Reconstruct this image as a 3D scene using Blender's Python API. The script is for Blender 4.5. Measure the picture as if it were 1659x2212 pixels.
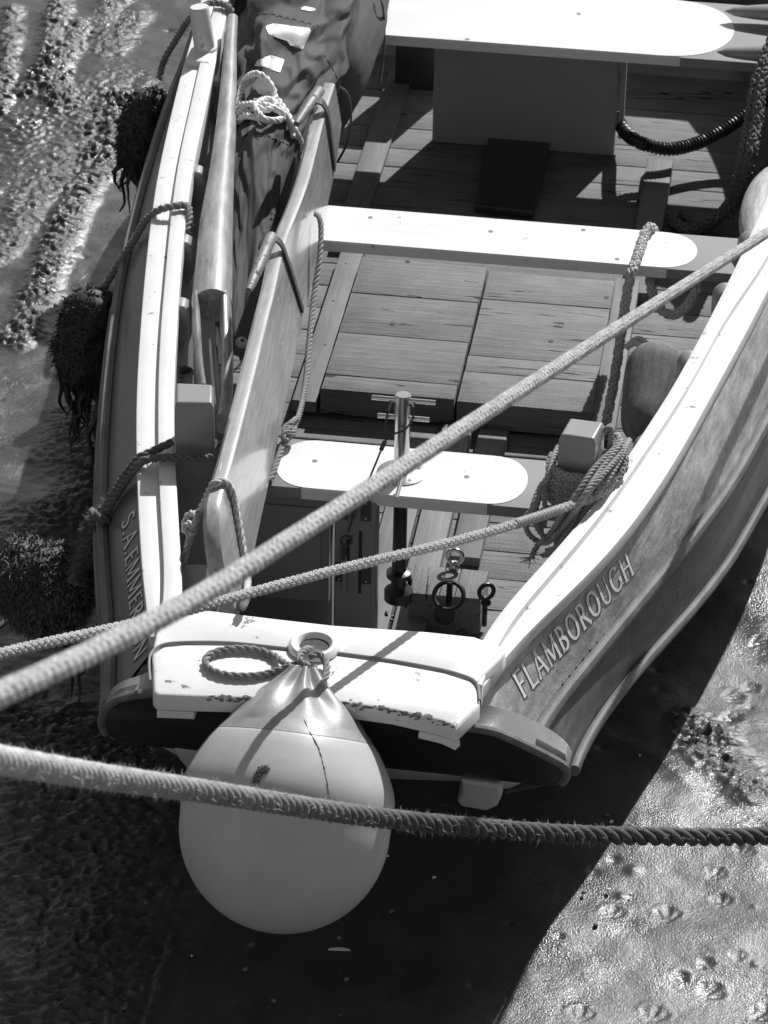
import bpy, math, random
import numpy as np
from mathutils import Vector, Matrix
from mathutils.bvhtree import BVHTree
random.seed(7); rng = np.random.default_rng(7)
SC = bpy.context.scene
for o in list(bpy.data.objects): bpy.data.objects.remove(o)

# ------------------------------------------------------------ camera, sky, sun, exposure
FPX = 4.6*1659; DIST = 12.7                      # long lens on a quay, 6.7 m above the boat
PIT, YAW, ROLL = math.radians(32), math.radians(7.5), math.radians(1.1)
FW = np.array([-math.sin(YAW)*math.cos(PIT), math.cos(YAW)*math.cos(PIT), -math.sin(PIT)])
rt = np.cross(FW, [0,0,1]); rt /= np.linalg.norm(rt); up = np.cross(rt, FW)
RT = rt*math.cos(ROLL)+up*math.sin(ROLL); UP = -rt*math.sin(ROLL)+up*math.cos(ROLL)
CAM = -DIST*FW
cd = bpy.data.cameras.new('camera'); cam = bpy.data.objects.new('camera', cd); SC.collection.objects.link(cam)
cam.matrix_world = Matrix(((RT[0],UP[0],-FW[0],CAM[0]),(RT[1],UP[1],-FW[1],CAM[1]),(RT[2],UP[2],-FW[2],CAM[2]),(0,0,0,1)))
cd.sensor_fit = 'HORIZONTAL'; cd.sensor_width = 36; cd.lens = 36*4.6; cd.clip_start = .5; cd.clip_end = 800
cd.dof.use_dof = True; cd.dof.focus_distance = 12.6; cd.dof.aperture_fstop = 13
SC.camera = cam
SUN = np.array([.36, 1.07, 1.0]); SUN /= np.linalg.norm(SUN)     # towards the sun
w = bpy.data.worlds.new('World'); SC.world = w; w.use_nodes = True
nt = w.node_tree; nt.nodes.clear()
sky = nt.nodes.new('ShaderNodeTexSky'); sky.sky_type = 'NISHITA'; sky.sun_disc = False
sky.sun_elevation = math.asin(SUN[2]); sky.sun_rotation = math.atan2(SUN[0], SUN[1])
bw = nt.nodes.new('ShaderNodeRGBToBW'); bg = nt.nodes.new('ShaderNodeBackground'); wo = nt.nodes.new('ShaderNodeOutputWorld')
nt.links.new(sky.outputs[0], bw.inputs[0]); nt.links.new(bw.outputs[0], bg.inputs[0]); nt.links.new(bg.outputs[0], wo.inputs[0])
bg.inputs[1].default_value = .085
sl = bpy.data.lights.new('sun', 'SUN'); sl.energy = 4.6; sl.angle = math.radians(.55); sl.color = (1,1,1)
so = bpy.data.objects.new('sun', sl); SC.collection.objects.link(so)
so.rotation_euler = Vector(-SUN).to_track_quat('-Z','Y').to_euler()
SC.view_settings.view_transform = 'Standard'; SC.view_settings.look = 'None'
SC.view_settings.exposure = .18; SC.view_settings.gamma = 1; SC.view_settings.use_curve_mapping = False

# ------------------------------------------------------------ geometry helpers
A = np.array
def ray(u, v):
    d = FW*FPX + RT*(u-829.5) - UP*(v-1106); return d/np.linalg.norm(d)
def P(u, v, z):
    d = ray(u, v); return CAM + d*((z-CAM[2])/d[2])
def PY(u, v, y):
    d = ray(u, v); return CAM + d*((y-CAM[1])/d[1])
def PD(u, v, dist): return CAM + ray(u, v)*dist
def PN(u, v, q, n):
    d = ray(u, v); n = A(n, float); return CAM + d*(np.dot(A(q)-CAM, n)/np.dot(d, n))
def PL(px, z): return [P(u, v, z) for u, v in px]
def spline(pts, step):
    p = A(pts, float); n = len(p)
    q = np.vstack([2*p[0]-p[1], p, 2*p[-1]-p[-2]]); out = []
    for i in range(n-1):
        a, b, c, d = q[i:i+4]; m = max(2, int(np.linalg.norm(c[:3]-b[:3])/step))
        for t in np.linspace(0, 1, m, endpoint=False):
            out.append(.5*((2*b)+(c-a)*t+(2*a-5*b+4*c-d)*t*t+(3*b-a-3*c+d)*t**3))
    out.append(p[-1]); o = A(out)
    s = np.concatenate([[0], np.cumsum(np.linalg.norm(np.diff(o[:,:3], axis=0), axis=1))])
    k = max(2, int(s[-1]/step)+1); t = np.linspace(0, s[-1], k)
    return np.stack([np.interp(t, s, o[:,j]) for j in range(o.shape[1])], 1)
def frames(p):
    t = np.gradient(p, axis=0); t /= np.linalg.norm(t, axis=1)[:,None]+1e-12
    n = np.zeros_like(p); a = A([0,0,1.]) if abs(t[0,2]) < .9 else A([1.,0,0])
    n0 = a - t[0]*np.dot(a, t[0]); n[0] = n0/np.linalg.norm(n0)
    for i in range(1, len(p)):
        v = n[i-1] - t[i]*np.dot(n[i-1], t[i]); n[i] = v/(np.linalg.norm(v)+1e-12)
    return t, n, np.cross(t, n)
def vtab(seed): return np.random.default_rng(seed).random((256,256))
TAB = [vtab(i) for i in range(6)]
def vnoise(x, y, k=0):
    xi = np.floor(x).astype(int); yi = np.floor(y).astype(int); fx = x-xi; fy = y-yi
    fx = fx*fx*(3-2*fx); fy = fy*fy*(3-2*fy); T = TAB[k % 6]
    g = lambda a, b: T[(xi+a) & 255, (yi+b) & 255]
    return (g(0,0)*(1-fx)+g(1,0)*fx)*(1-fy)+(g(0,1)*(1-fx)+g(1,1)*fx)*fy
def fbm(x, y, o=4, k=0):
    r = 0; a = .5
    for i in range(o): r = r+a*(vnoise(x*2**i+17*i, y*2**i+5*i, k+i)-.5)*2; a *= .5
    return r
def nse(s): return float(vnoise(A([s]), A([s*.37+3]), 2)[0])*2-1

class MB:
    def __init__(s): s.V = []; s.F = []; s.G = []; s.n = 0
    def add(s, vs, fs, gr=None):
        vs = A(vs, float).reshape(-1,3); s.V.append(vs)
        s.G.append(None if gr is None else A(gr, float).reshape(-1,3))
        if isinstance(fs, np.ndarray): s.F.append(fs+s.n)
        else: s.F.append([[i+s.n for i in f] for f in fs])
        s.n += len(vs); return s
    def grid(s, pts, wr=False, wc=False, gr=None):            # pts: (r, c, 3)
        r, c = pts.shape[:2]; i = np.arange(r if wr else r-1)[:,None]; j = np.arange(c if wc else c-1)[None,:]
        i2 = (i+1) % r; j2 = (j+1) % c
        f = np.stack([i*c+j+0*i2, i*c+j2+0*i2, i2*c+j2, i2*c+j], -1).reshape(-1,4)
        return s.add(pts.reshape(-1,3), f, None if gr is None else gr.reshape(-1,3))
    def tube(s, p, r, n=8, caps=True, flat=1.0, rot=0):
        p = A(p, float); m = len(p); r = np.full(m, r) if np.isscalar(r) else A(r, float)
        t, a, b = frames(p); th = np.arange(n)*2*np.pi/n+rot
        L = np.concatenate([[0], np.cumsum(np.linalg.norm(np.diff(p, axis=0), axis=1))])
        cs, sn = np.cos(th), np.sin(th)
        q = p[:,None]+r[:,None,None]*(a[:,None]*cs[None,:,None]*flat+b[:,None]*sn[None,:,None])
        g = np.stack([np.repeat(L[:,None], n, 1), r[:,None]*cs[None], r[:,None]*sn[None]], -1)
        k = s.n; s.grid(q, wc=True, gr=g)
        if caps: s.F.append([[k+i for i in range(n)][::-1], [k+(m-1)*n+i for i in range(n)]])
        return s
    def slab(s, poly, z0, z1, ch=.006):
        q = A([[a[0], a[1]] for a in poly]); n = len(q)
        if np.sum(q[:,0]*np.roll(q[:,1],-1)-np.roll(q[:,0],-1)*q[:,1]) < 0: q = q[::-1]
        e = np.roll(q,-1,0)-q; nm = np.stack([-e[:,1], e[:,0]], 1); nm /= np.linalg.norm(nm, axis=1)[:,None]+1e-9
        m = nm+np.roll(nm,1,0); m /= (np.linalg.norm(m, axis=1)**2/2)[:,None]+1e-6
        R = lambda d, z: np.column_stack([q+m*d, np.full(n, z)])
        rings = [R(0,z0), R(0,z1-ch), R(ch*.35,z1-ch*.3), R(ch,z1)] if ch > 0 else [R(0,z0), R(0,z1)]
        k = s.n; s.grid(A(rings), wc=True)
        s.F.append([[k+i for i in range(n)][::-1], [k+(len(rings)-1)*n+i for i in range(n)]]); return s
    def loft(s, rings, closed=True, caps=True, gr=None):
        rings = A(rings, float); n = rings.shape[1]; m = rings.shape[0]; k = s.n
        s.grid(rings, wc=closed, gr=gr)
        if caps and closed: s.F.append([[k+i for i in range(n)][::-1], [k+(m-1)*n+i for i in range(n)]])
        return s
    def lathe(s, prof, o, ax=(0,0,1), n=24):
        ax = A(ax, float); ax /= np.linalg.norm(ax); a = np.cross(ax, [0.3,1,.2]); a /= np.linalg.norm(a); b = np.cross(ax, a)
        th = np.arange(n)*2*np.pi/n
        q = A([[A(o)+ax*h+r*(a*math.cos(t)+b*math.sin(t)) for t in th] for r, h in prof])
        return s.loft(q)
    def torus(s, c, ax, R, r, n=28, m=8):
        ax = A(ax, float); ax /= np.linalg.norm(ax); a = np.cross(ax, [.3,.2,1]); a /= np.linalg.norm(a); b = np.cross(ax, a)
        q = A([[A(c)+(a*math.cos(t)+b*math.sin(t))*(R+r*math.cos(f))+ax*r*math.sin(f) for f in np.arange(m)*2*np.pi/m] for t in np.arange(n)*2*np.pi/n])
        s.grid(q, wr=True, wc=True); return s
    def box(s, c, h, ax=None):
        X = np.eye(3) if ax is None else A(ax, float); c = A(c, float)
        v = [c+X[0]*h[0]*i+X[1]*h[1]*j+X[2]*h[2]*k for k in (-1,1) for j in (-1,1) for i in (-1,1)]
        return s.add(v, [[0,2,3,1],[4,5,7,6],[0,1,5,4],[2,6,7,3],[0,4,6,2],[1,3,7,5]])
    def arrays(s): return np.vstack(s.V)
    def build(s, name, m, parent=None, smooth=35, axis='y', bevel=0, seg=2, **tags):
        V = np.vstack(s.V); me = bpy.data.meshes.new(name); tot = []; idx = []
        for f in s.F:
            if isinstance(f, np.ndarray): tot.append(np.full(len(f), f.shape[1])); idx.append(f.reshape(-1))
            else:
                for q in f: tot.append(A([len(q)])); idx.append(A(q))
        tot = np.concatenate(tot); idx = np.concatenate(idx)
        me.vertices.add(len(V)); me.vertices.foreach_set('co', V.reshape(-1).astype(np.float32))
        me.loops.add(len(idx)); me.loops.foreach_set('vertex_index', idx.astype(np.int32))
        me.polygons.add(len(tot)); me.polygons.foreach_set('loop_start', np.concatenate([[0], np.cumsum(tot)[:-1]]).astype(np.int32))
        me.polygons.foreach_set('loop_total', tot.astype(np.int32))
        me.update(calc_edges=True); me.validate()
        od = {'x':[0,1,2],'y':[1,0,2],'z':[2,0,1]}[axis]
        G = np.vstack([v[:,od] if g is None else g for v, g in zip(s.V, s.G)])
        if len(me.vertices) == len(G):
            at = me.attributes.new('gr','FLOAT_VECTOR','POINT'); at.data.foreach_set('vector', G.reshape(-1).astype(np.float32))
        if smooth: me.shade_smooth(); me.set_sharp_from_angle(angle=math.radians(smooth))
        me.materials.append(m); o = bpy.data.objects.new(name, me); SC.collection.objects.link(o)
        if bevel:
            b = o.modifiers.new('bevel','BEVEL'); b.width = bevel; b.segments = seg; b.limit_method = 'ANGLE'; b.angle_limit = math.radians(40)
        if parent is not None:
            o.parent = parent; o.matrix_parent_inverse = Matrix.Translation(parent.location).inverted()
        for k, v in tags.items(): o[k] = v
        return o
    def bvh(s):
        fs = []
        for f in s.F: fs += f.tolist() if isinstance(f, np.ndarray) else f
        return BVHTree.FromPolygons([Vector(v) for v in np.vstack(s.V)], fs)
def thing(name, loc, label, category, group=None):
    o = bpy.data.objects.new(name, None); o.empty_display_size = .1; SC.collection.objects.link(o)
    o.location = Vector([float(q) for q in loc]); o['label'] = label; o['category'] = category
    if group: o['group'] = group
    return o
def hit(bv, u, v, off=0.0):
    l, n, i, d = bv.ray_cast(Vector(CAM), Vector(ray(u, v)))
    if l is None: return None
    n = A(n)
    if np.dot(n, ray(u, v)) > 0: n = -n
    return A(l)+n*off

# ------------------------------------------------------------ materials (all neutral: the photograph is black and white)
def mat(name, col, rough=.5, var=.2, vs=6, st=(1,1,1), bump=.0, bs=80, bd=.004, metal=0, coat=0, chips=None, grain=None, cracks=None, attr=False, spec=.5, rv=.0, bump2=None, along=None, tone=0):
    m = bpy.data.materials.new(name); m.use_nodes = True; N = m.node_tree; L = N.links.new
    b = N.nodes['Principled BSDF']; new = N.nodes.new
    if attr: tc = new('ShaderNodeAttribute'); tc.attribute_name = 'gr'; co = tc.outputs['Vector']
    else: tc = new('ShaderNodeTexCoord'); co = tc.outputs['Object']
    def mp(scale):
        q = new('ShaderNodeMapping'); q.inputs['Scale'].default_value = scale; L(co, q.inputs[0]); return q.outputs[0]
    def noise(vec, sc, det=6, ro=.6, dist=0):
        q = new('ShaderNodeTexNoise'); q.inputs['Scale'].default_value = sc; q.inputs['Detail'].default_value = det
        q.inputs['Roughness'].default_value = ro; q.inputs['Distortion'].default_value = dist; L(vec, q.inputs['Vector']); return q.outputs[0]
    def rng_(x, a, c, lo, hi):
        q = new('ShaderNodeMapRange'); q.inputs[1].default_value = a; q.inputs[2].default_value = c
        q.inputs[3].default_value = lo; q.inputs[4].default_value = hi; L(x, q.inputs[0]); return q.outputs[0]
    def math_(op, x, y):
        q = new('ShaderNodeMath'); q.operation = op
        for i, z in enumerate((x, y)):
            if isinstance(z, (int, float)): q.inputs[i].default_value = z
            else: L(z, q.inputs[i])
        return q.outputs[0]
    def mixv(f, x, y):                                 # x where f=0, y where f=1
        q = new('ShaderNodeMix'); q.data_type = 'FLOAT'; L(f, q.inputs[0])
        for i, z in ((2, x), (3, y)):
            if isinstance(z, (int, float)): q.inputs[i].default_value = z
            else: L(z, q.inputs[i])
        return q.outputs[0]
    n1 = noise(mp(st), vs); c = rng_(n1, .25, .75, col*(1-var), col*(1+var)); height = None
    if tone:
        oi = new('ShaderNodeObjectInfo'); c = math_('MULTIPLY', c, rng_(oi.outputs['Random'], 0, 1, 1-tone, 1+tone))
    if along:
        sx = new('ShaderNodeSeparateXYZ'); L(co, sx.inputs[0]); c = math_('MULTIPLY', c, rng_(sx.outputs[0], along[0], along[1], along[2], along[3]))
    if grain:                                          # (along, across, amount)
        g = noise(mp((grain[0], grain[1], grain[1])), 1, 5, .65, .4); c = math_('MULTIPLY', c, rng_(g, .3, .7, 1-grain[2], 1+grain[2])); height = g
    if cracks:                                         # (along, across, threshold, dark)
        k = noise(mp((cracks[0], cracks[1], cracks[1])), 1, 4, .55, 1.2); f = rng_(k, cracks[2], cracks[2]+.025, 0, 1)
        c = mixv(f, c, cracks[3]); hh = math_('MULTIPLY', f, -2.0); height = hh if height is None else math_('ADD', height, hh)
    r = rough
    if rv: r = rng_(n1, .3, .7, max(.05, rough-rv), min(1, rough+rv))
    if chips:                                          # (scale, threshold, colour, softness)
        f = rng_(noise(mp((1,1,1)), chips[0], 8, .7), chips[1], chips[1]+chips[3], 0, 1); c = mixv(f, c, chips[2])
        r = mixv(f, r, .8); hh = math_('MULTIPLY', f, -.6); height = hh if height is None else math_('ADD', height, hh)
    if bump: 
        hb = math_('MULTIPLY', noise(mp(st), bs, 4, .6), 1.0); height = hb if height is None else math_('ADD', height, hb)
        if bump2: height = math_('ADD', height, math_('MULTIPLY', noise(mp(st), bump2[0], 3, .5), bump2[1]))
    cc = new('ShaderNodeCombineColor')
    for i in range(3): L(c, cc.inputs[i])
    L(cc.outputs[0], b.inputs['Base Color'])
    if isinstance(r, (int, float)): b.inputs['Roughness'].default_value = r
    else: L(r, b.inputs['Roughness'])
    b.inputs['Metallic'].default_value = metal; b.inputs['Specular IOR Level'].default_value = spec
    b.inputs['Coat Weight'].default_value = coat; b.inputs['Coat Roughness'].default_value = .12
    if height is not None:
        q = new('ShaderNodeBump'); q.inputs['Strength'].default_value = min(1, max(bump, .35)); q.inputs['Distance'].default_value = bd
        L(height, q.inputs['Height']); L(q.outputs[0], b.inputs['Normal'])
    return m
WHITE = mat('white_paint', .72, .42, .08, 5, chips=(11,.63,.30,.02), bump=.1, bs=40, bd=.0015, spec=.3)
WHITE2 = mat('worn_white_paint', .73, .45, .08, 6, chips=(10,.625,.22,.015), bump=.15, bs=50, bd=.002, spec=.3)
THW = mat('thwart_white', .70, .45, .08, 5, st=(.25,2,1), chips=(15,.655,.36,.02), bump=.1, bs=60, bd=.001, spec=.3)
GREY = mat('grey_paint', .27, .34, .12, 6, bump=.15, bs=40, bd=.0015, coat=.2, chips=(13,.66,.42,.02))
GREYT = mat('thwart_grey', .24, .6, .06, 5, bump=.1, bs=40, bd=.001, spec=.2)
CASE = mat('case_paint', .36, .5, .06, 3, chips=(6,.74,.15,.02))
LOCK = mat('locker_paint', .22, .45, .06, 3)
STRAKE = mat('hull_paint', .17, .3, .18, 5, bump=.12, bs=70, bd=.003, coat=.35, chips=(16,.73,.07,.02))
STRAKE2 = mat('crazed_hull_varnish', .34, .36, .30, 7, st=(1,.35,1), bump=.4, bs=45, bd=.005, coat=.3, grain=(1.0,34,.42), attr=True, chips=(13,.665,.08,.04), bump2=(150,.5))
RAIL = mat('rail_wood', .17, .6, .35, 9, st=(2,.6,2), bump=.4, bs=60, bd=.004, spec=.25, chips=(12,.66,.07,.05))
HULLIN = mat('inner_hull_paint', .16, .5, .2, 5)
STRAKE3 = mat('lower_hull_dark', .085, .4, .3, 7, st=(1,.4,1), bump=.2, bs=60, bd=.003, spec=.35, grain=(1.2,30,.35), attr=True, chips=(15,.70,.04,.03))  # darker than the hull planks above the upper rail
BOTTOM = mat('antifoul_paint', .55, .5, .1, 4, bump=.1, bs=40)
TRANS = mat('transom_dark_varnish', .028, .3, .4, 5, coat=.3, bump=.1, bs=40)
DECK = mat('weathered_floor_wood', .20, .7, .22, 5, bump=1, bs=150, bd=.006, grain=(3,50,.18), cracks=(2.6,24,.655,.02), attr=True, spec=.35, tone=.16)
DECK2 = mat('floor_batten_wood', .175, .65, .15, 5, bump=.4, bs=170, bd=.002, grain=(3,60,.18), attr=True, spec=.35, tone=.10)
VARN = mat('varnished_blade', .33, .25, .18, 5, grain=(4,50,.25), coat=.55, attr=True, bd=.0012, bump=.1, bs=60, cracks=(7,50,.71,.75))
SPAR = mat('spar_wood', .33, .4, .25, 7, grain=(5,40,.35), coat=.2, attr=True, bd=.002, bump=.15, bs=50, cracks=(6,45,.70,.08))
IRON = mat('galvanised_iron', .20, .55, .4, 25, bump=.4, bs=90, bd=.003, metal=.25, chips=(20,.6,.08,.05))
DIRON = mat('rusty_dark_iron', .055, .65, .5, 20, bump=.5, bs=80, bd=.004)
BLACK = mat('black_iron_and_shade', .012, .4, .3, 10)
STEEL = mat('stainless_steel', .60, .22, .1, 10, st=(1,1,.2), metal=1)
CLOTH = mat('sail_cloth', .10, .8, .12, 4, bump=.3, bs=240, bd=.0012, spec=.2, bump2=(14,4))
CLOTHW = mat('sail_print_white', .80, .6, .05, 5)
STITCH = mat('stitching', .22, .8, .1, 5)
ROPEW = mat('white_polypropylene', .78, .4, .06, 30)
ROPEL = mat('light_braid', .50, .75, .15, 60, bump=.4, bs=400, bd=.002)
ROPEG = mat('grey_braid', .34, .8, .18, 60, bump=.4, bs=400, bd=.002)
ROPED = mat('dark_braid', .15, .8, .2, 60, bump=.4, bs=400, bd=.002)
ROPEM = mat('manila_laid', .24, .85, .25, 40, bump=.5, bs=300, bd=.003)
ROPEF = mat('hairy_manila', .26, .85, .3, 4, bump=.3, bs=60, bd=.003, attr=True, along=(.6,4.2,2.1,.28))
WEED = mat('weed', .030, .6, .5, 40)
WHIP = mat('whipping_twine', .30, .6, .1, 40)
HOSE = mat('black_hose', .022, .42, .2, 20)
BUOY = mat('buoy_vinyl', .54, .4, .10, 5, bump=.12, bs=25, bd=.002, spec=.35, chips=(11,.67,.30,.10))
BUOYD = mat('buoy_cap_vinyl', .30, .45, .3, 10, bump=.25, bs=25, bd=.004, chips=(9,.62,.6,.08))
STAIN = mat('buoy_stain', .10, .8, .5, 60, bump=.5, bs=200)
MOSS = mat('moss_weed', .12, .8, .5, 60)
HIDE = mat('hide_fender', .36, .6, .3, 8, grain=(4,70,.4), attr=True, bump=.3, bs=60)
SCOOP = mat('brown_hide', .19, .75, .35, 7, bump=.3, bs=50, bd=.004, spec=.2, grain=(5,40,.3), attr=True, chips=(9,.66,.06,.06))
LETTER = mat('letter_cream', .84, .4, .05, 10)
LSHADE = mat('letter_drop_shade', .07, .4, .1, 10)
SHELL = mat('shell', .70, .5, .2, 60)
HOLE = mat('dark_socket', .05, .8, .8, 40, bump=.5, bs=90)
# mud: wet, patchy gloss
def mud_mat():
    m = bpy.data.materials.new('wet_mud'); m.use_nodes = True; N = m.node_tree; L = N.links.new; b = N.nodes['Principled BSDF']; new = N.nodes.new
    tc = new('ShaderNodeTexCoord')
    def noise(sc, det, ro=.6, dist=0):
        q = new('ShaderNodeTexNoise'); q.inputs['Scale'].default_value = sc; q.inputs['Detail'].default_value = det; q.inputs['Roughness'].default_value = ro
        q.inputs['Distortion'].default_value = dist; L(tc.outputs['Object'], q.inputs['Vector']); return q.outputs[0]
    def mr(x, a, c, lo, hi):
        q = new('ShaderNodeMapRange'); q.inputs[1].default_value = a; q.inputs[2].default_value = c; q.inputs[3].default_value = lo; q.inputs[4].default_value = hi; L(x, q.inputs[0]); return q.outputs[0]
    at = new('ShaderNodeAttribute'); at.attribute_name = 'rough'
    c = mr(noise(4, 8), .3, .7, .036, .07); cc = new('ShaderNodeCombineColor')
    for i in range(3): L(c, cc.inputs[i])
    L(cc.outputs[0], b.inputs['Base Color'])
    L(mr(noise(1.7, 5, .62, .6), .40, .62, .17, .40), b.inputs['Roughness']); b.inputs['Specular IOR Level'].default_value = .5
    a1 = new('ShaderNodeMath'); a1.operation = 'MULTIPLY'; L(noise(150, 3, .55, .3), a1.inputs[0]); a1.inputs[1].default_value = 1.0
    a2 = new('ShaderNodeMath'); a2.operation = 'MULTIPLY_ADD'; L(noise(30, 4, .5), a2.inputs[0]); a2.inputs[1].default_value = .9; L(a1.outputs[0], a2.inputs[2])
    bp = new('ShaderNodeBump'); bp.inputs['Distance'].default_value = .006; L(a2.outputs[0], bp.inputs['Height'])
    L(mr(at.outputs['Fac'], .1, .9, .30, 1.0), bp.inputs['Strength']); L(bp.outputs[0], b.inputs['Normal'])
    return m
MUD = mud_mat()

# ------------------------------------------------------------ rope builders
def laid(mb, pts, r, strands=3, pitch=6.5, step=.6, sides=6, rf=None):
    p = spline(pts, r*step); s = np.arange(len(p))*r*step; t, a, b = frames(p)
    R = np.full(len(p), r) if rf is None else np.interp(np.linspace(0,1,len(p)), np.linspace(0,1,len(rf)), rf)
    for k in range(strands):
        th = 2*np.pi*(s/(pitch*r)+k/strands)
        q = p+(R*.53)[:,None]*(a*np.cos(th)[:,None]+b*np.sin(th)[:,None])
        mb.tube(q, R*.49, sides)
    return p
def braid(mb, pts, r, n=6, pitch=7.5, step=.2, sides=5, rf=None):
    p = spline(pts, r*step); s = np.arange(len(p))*r*step; t, a, b = frames(p)
    R = np.full(len(p), r) if rf is None else np.interp(np.linspace(0,1,len(p)), np.linspace(0,1,len(rf)), rf)
    w_ = 2*np.pi/(pitch*r)
    for sg in (1,-1):
        for k in range(n):
            th = sg*w_*s+2*np.pi*k/n
            h = R*(.78+sg*.14*np.sin(n*w_*s+math.pi*k))
            q = p+h[:,None]*(a*np.cos(th)[:,None]+b*np.sin(th)[:,None]); mb.tube(q, R*min(.30, 1.75/n), sides, caps=False)
    mb.tube(p[::4], R[::4]*.72, 8); return p
def fuzz(mb, p, r, count, ln):
    t, a, b = frames(p); i = rng.integers(0, len(p), count); th = rng.random(count)*6.283
    d = a[i]*np.cos(th)[:,None]+b[i]*np.sin(th)[:,None]; R = r if np.isscalar(r) else np.interp(i, np.linspace(0,len(p)-1,len(r)), r)
    o = p[i]+d*np.reshape(R, (-1,1) if not np.isscalar(r) else ())*.95
    e = d+rng.normal(0,.8,(count,3)); e /= np.linalg.norm(e, axis=1)[:,None]; l = ln*(.4+rng.random(count))[:,None]
    sd = np.cross(e, rng.normal(0,1,(count,3))); sd /= np.linalg.norm(sd, axis=1)[:,None]
    v = np.stack([o-sd*ln*.05, o+sd*ln*.05, o+e*l], 1).reshape(-1,3)
    mb.add(v, np.arange(count*3).reshape(-1,3))
def pz(lst): return [P(u, v, z) for u, v, z in lst]

# ------------------------------------------------------------ mud, out to the horizon
ZM = -1.2
def build_mud():
    def axis(lo, hi, st):
        f = np.arange(lo, hi+st/2, st); g = np.cumsum(.05*1.32**np.arange(27)); return np.concatenate([(lo-g)[::-1], f, hi+g])
    X = axis(-3.6, 2.0, .0095); Y = axis(-2.0, 7.6, .0095); gx, gy = np.meshgrid(X, Y)
    z = .035*fbm(gx*.9, gy*.9, 3, 0)+.012*fbm(gx*4, gy*4, 3, 1)
    rough = .18+.15*np.clip(fbm(gx*1.3+4, gy*1.3, 3, 3)*2+.2, 0, 1)
    rid = 1-np.abs(fbm(gx*20, gy*34, 3, 2))*1.3; fine = fbm(gx*52, gy*52, 2, 4)
    def seg_d(px, z0=ZM):
        pts = [P(u, v, z0)[:2] for u, v in px]; d = np.full(gx.shape, 9.)
        for a, b in zip(pts[:-1], pts[1:]):
            ab = b-a; t = np.clip(((gx-a[0])*ab[0]+(gy-a[1])*ab[1])/np.dot(ab,ab), 0, 1)
            d = np.minimum(d, np.hypot(gx-a[0]-t*ab[0], gy-a[1]-t*ab[1]))
        return d
    def band(px, wd, amp, ra=1.0, fw=.55):
        nonlocal z, rough
        d = seg_d(px)+.05*fbm(gx*6, gy*6, 3, 5); k = np.clip(1-d/wd, 0, 1); k = k*k*(3-2*k)
        z = z+k*amp*(.45+.55*(rid-.6)+fw*fine); rough = np.maximum(rough, k*ra)
    band([(140,-40),(120,60),(98,130),(60,200)], .11, .05)
    band([(175,50),(135,120),(110,170),(130,230)], .12, .05)
    band([(250,-40),(225,60),(235,110),(290,30)], .15, .03)
    band([(60,260),(150,190),(230,200),(250,170)], .34, .010, .40, .9)
    band([(240,215),(170,310),(110,400),(50,480),(-20,560)], .17, .030)
    band([(262,225),(235,310),(195,390),(160,450),(120,540),(80,640),(40,730)], .14, .06)
    band([(25,20),(10,180),(0,240)], .10, .04)
    band([(60,260),(20,380),(-20,420)], .30, .010, .40, .9)
    band([(190,900),(170,990),(210,1060),(150,1100),(60,1150)], .25, .05, .6, .2)
    band([(20,1560),(120,1600),(200,1660),(100,1800),(60,1950),(160,2050),(60,2180)], .50, .055, .45, .10)
    band([(260,1640),(330,1700),(280,1850),(200,2150)], .30, .035, .4, .10)
    band([(1500,1600),(1560,1640),(1630,1720)], .14, .04, .8)
    band([(1480,1545),(1560,1600)], .10, .05, .8)
    # furrow ramp beside the hull
    d = seg_d([(1285,1575),(1420,1640),(1500,1720)]); z = z+.006*np.clip(1-d/.07, 0, 1)
    # smooth wet hollows between the ruts
    wet = np.clip(fbm(gx*1.1+9, gy*.7+2, 3, 4)*3-.2, 0, 1)*(gx < -.6); z = z-.006*wet; rough = rough*(1-.6*wet)
    z = z+.006*(1-np.abs(fbm(gx*7, gy*16, 3, 1))*2)*np.clip((-.3-gx)*2, 0, 1)*np.clip((2.2-gy), 0, 1)
    # webbed bird prints
    for u, v, an, sc in [(1580,1500,.4,1.3),(1532,1555,.2,1.1),(1580,1548,.6,1.1),(1556,1588,.3,1.1),(1545,1893,1.2,1),(1558,1948,1.6,1),(1325,1973,1.5,1.1),(1442,1977,1.55,1.2),
                         (1523,2083,1.1,.8),(1534,2140,.9,1.3),(1255,2193,1.5,1.2),(1413,2190,1.3,1.3),(1607,1849,1.1,1),(1593,2069,1.5,.8),(1640,1385,.5,1.2),(1620,1480,.5,1.0),(1470,2110,.8,.8),(1635,1790,.4,1),(1640,2190,.9,1.1)]:
        c = P(u, v, ZM); dx, dy = gx-c[0], gy-c[1]; e1 = dx*math.cos(an)+dy*math.sin(an); e2 = -dx*math.sin(an)+dy*math.cos(an)
        sc *= .78; rr = np.hypot(e1, e2)/(.052*sc); an2 = np.arctan2(e2, e1+.05*sc); ins = (np.abs(an2) < .75)
        web = np.clip(1.15-rr, 0, 1)*np.clip((.8-np.abs(an2))*4, 0, 1)
        toe = sum(np.exp(-((an2-q)/.085)**2) for q in (-.6,0,.6))*np.clip(1.3-rr, 0, 1)
        rim = np.exp(-((rr-1.15)/.16)**2)*np.clip((1.1-np.abs(an2))*3, 0, 1)
        q_ = rng.uniform(.5,1.25); z = z-q_*(.003*web+.011*toe)+.0022*rim
    # pits and worm casts
    for i in range(420):
        cx, cy = rng.uniform(-3.2,2), rng.uniform(-2,7); r = rng.uniform(.008,.026); q = np.hypot(X-cx, 0)
        ix = np.where(np.abs(X-cx) < r*2.5)[0]; iy = np.where(np.abs(Y-cy) < r*2.5)[0]
        if len(ix) and len(iy):
            s = np.ix_(iy, ix); d2 = ((gx[s]-cx)**2+(gy[s]-cy)**2)/r**2; z[s] += rng.choice([-.008,.009])*np.exp(-d2)
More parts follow.
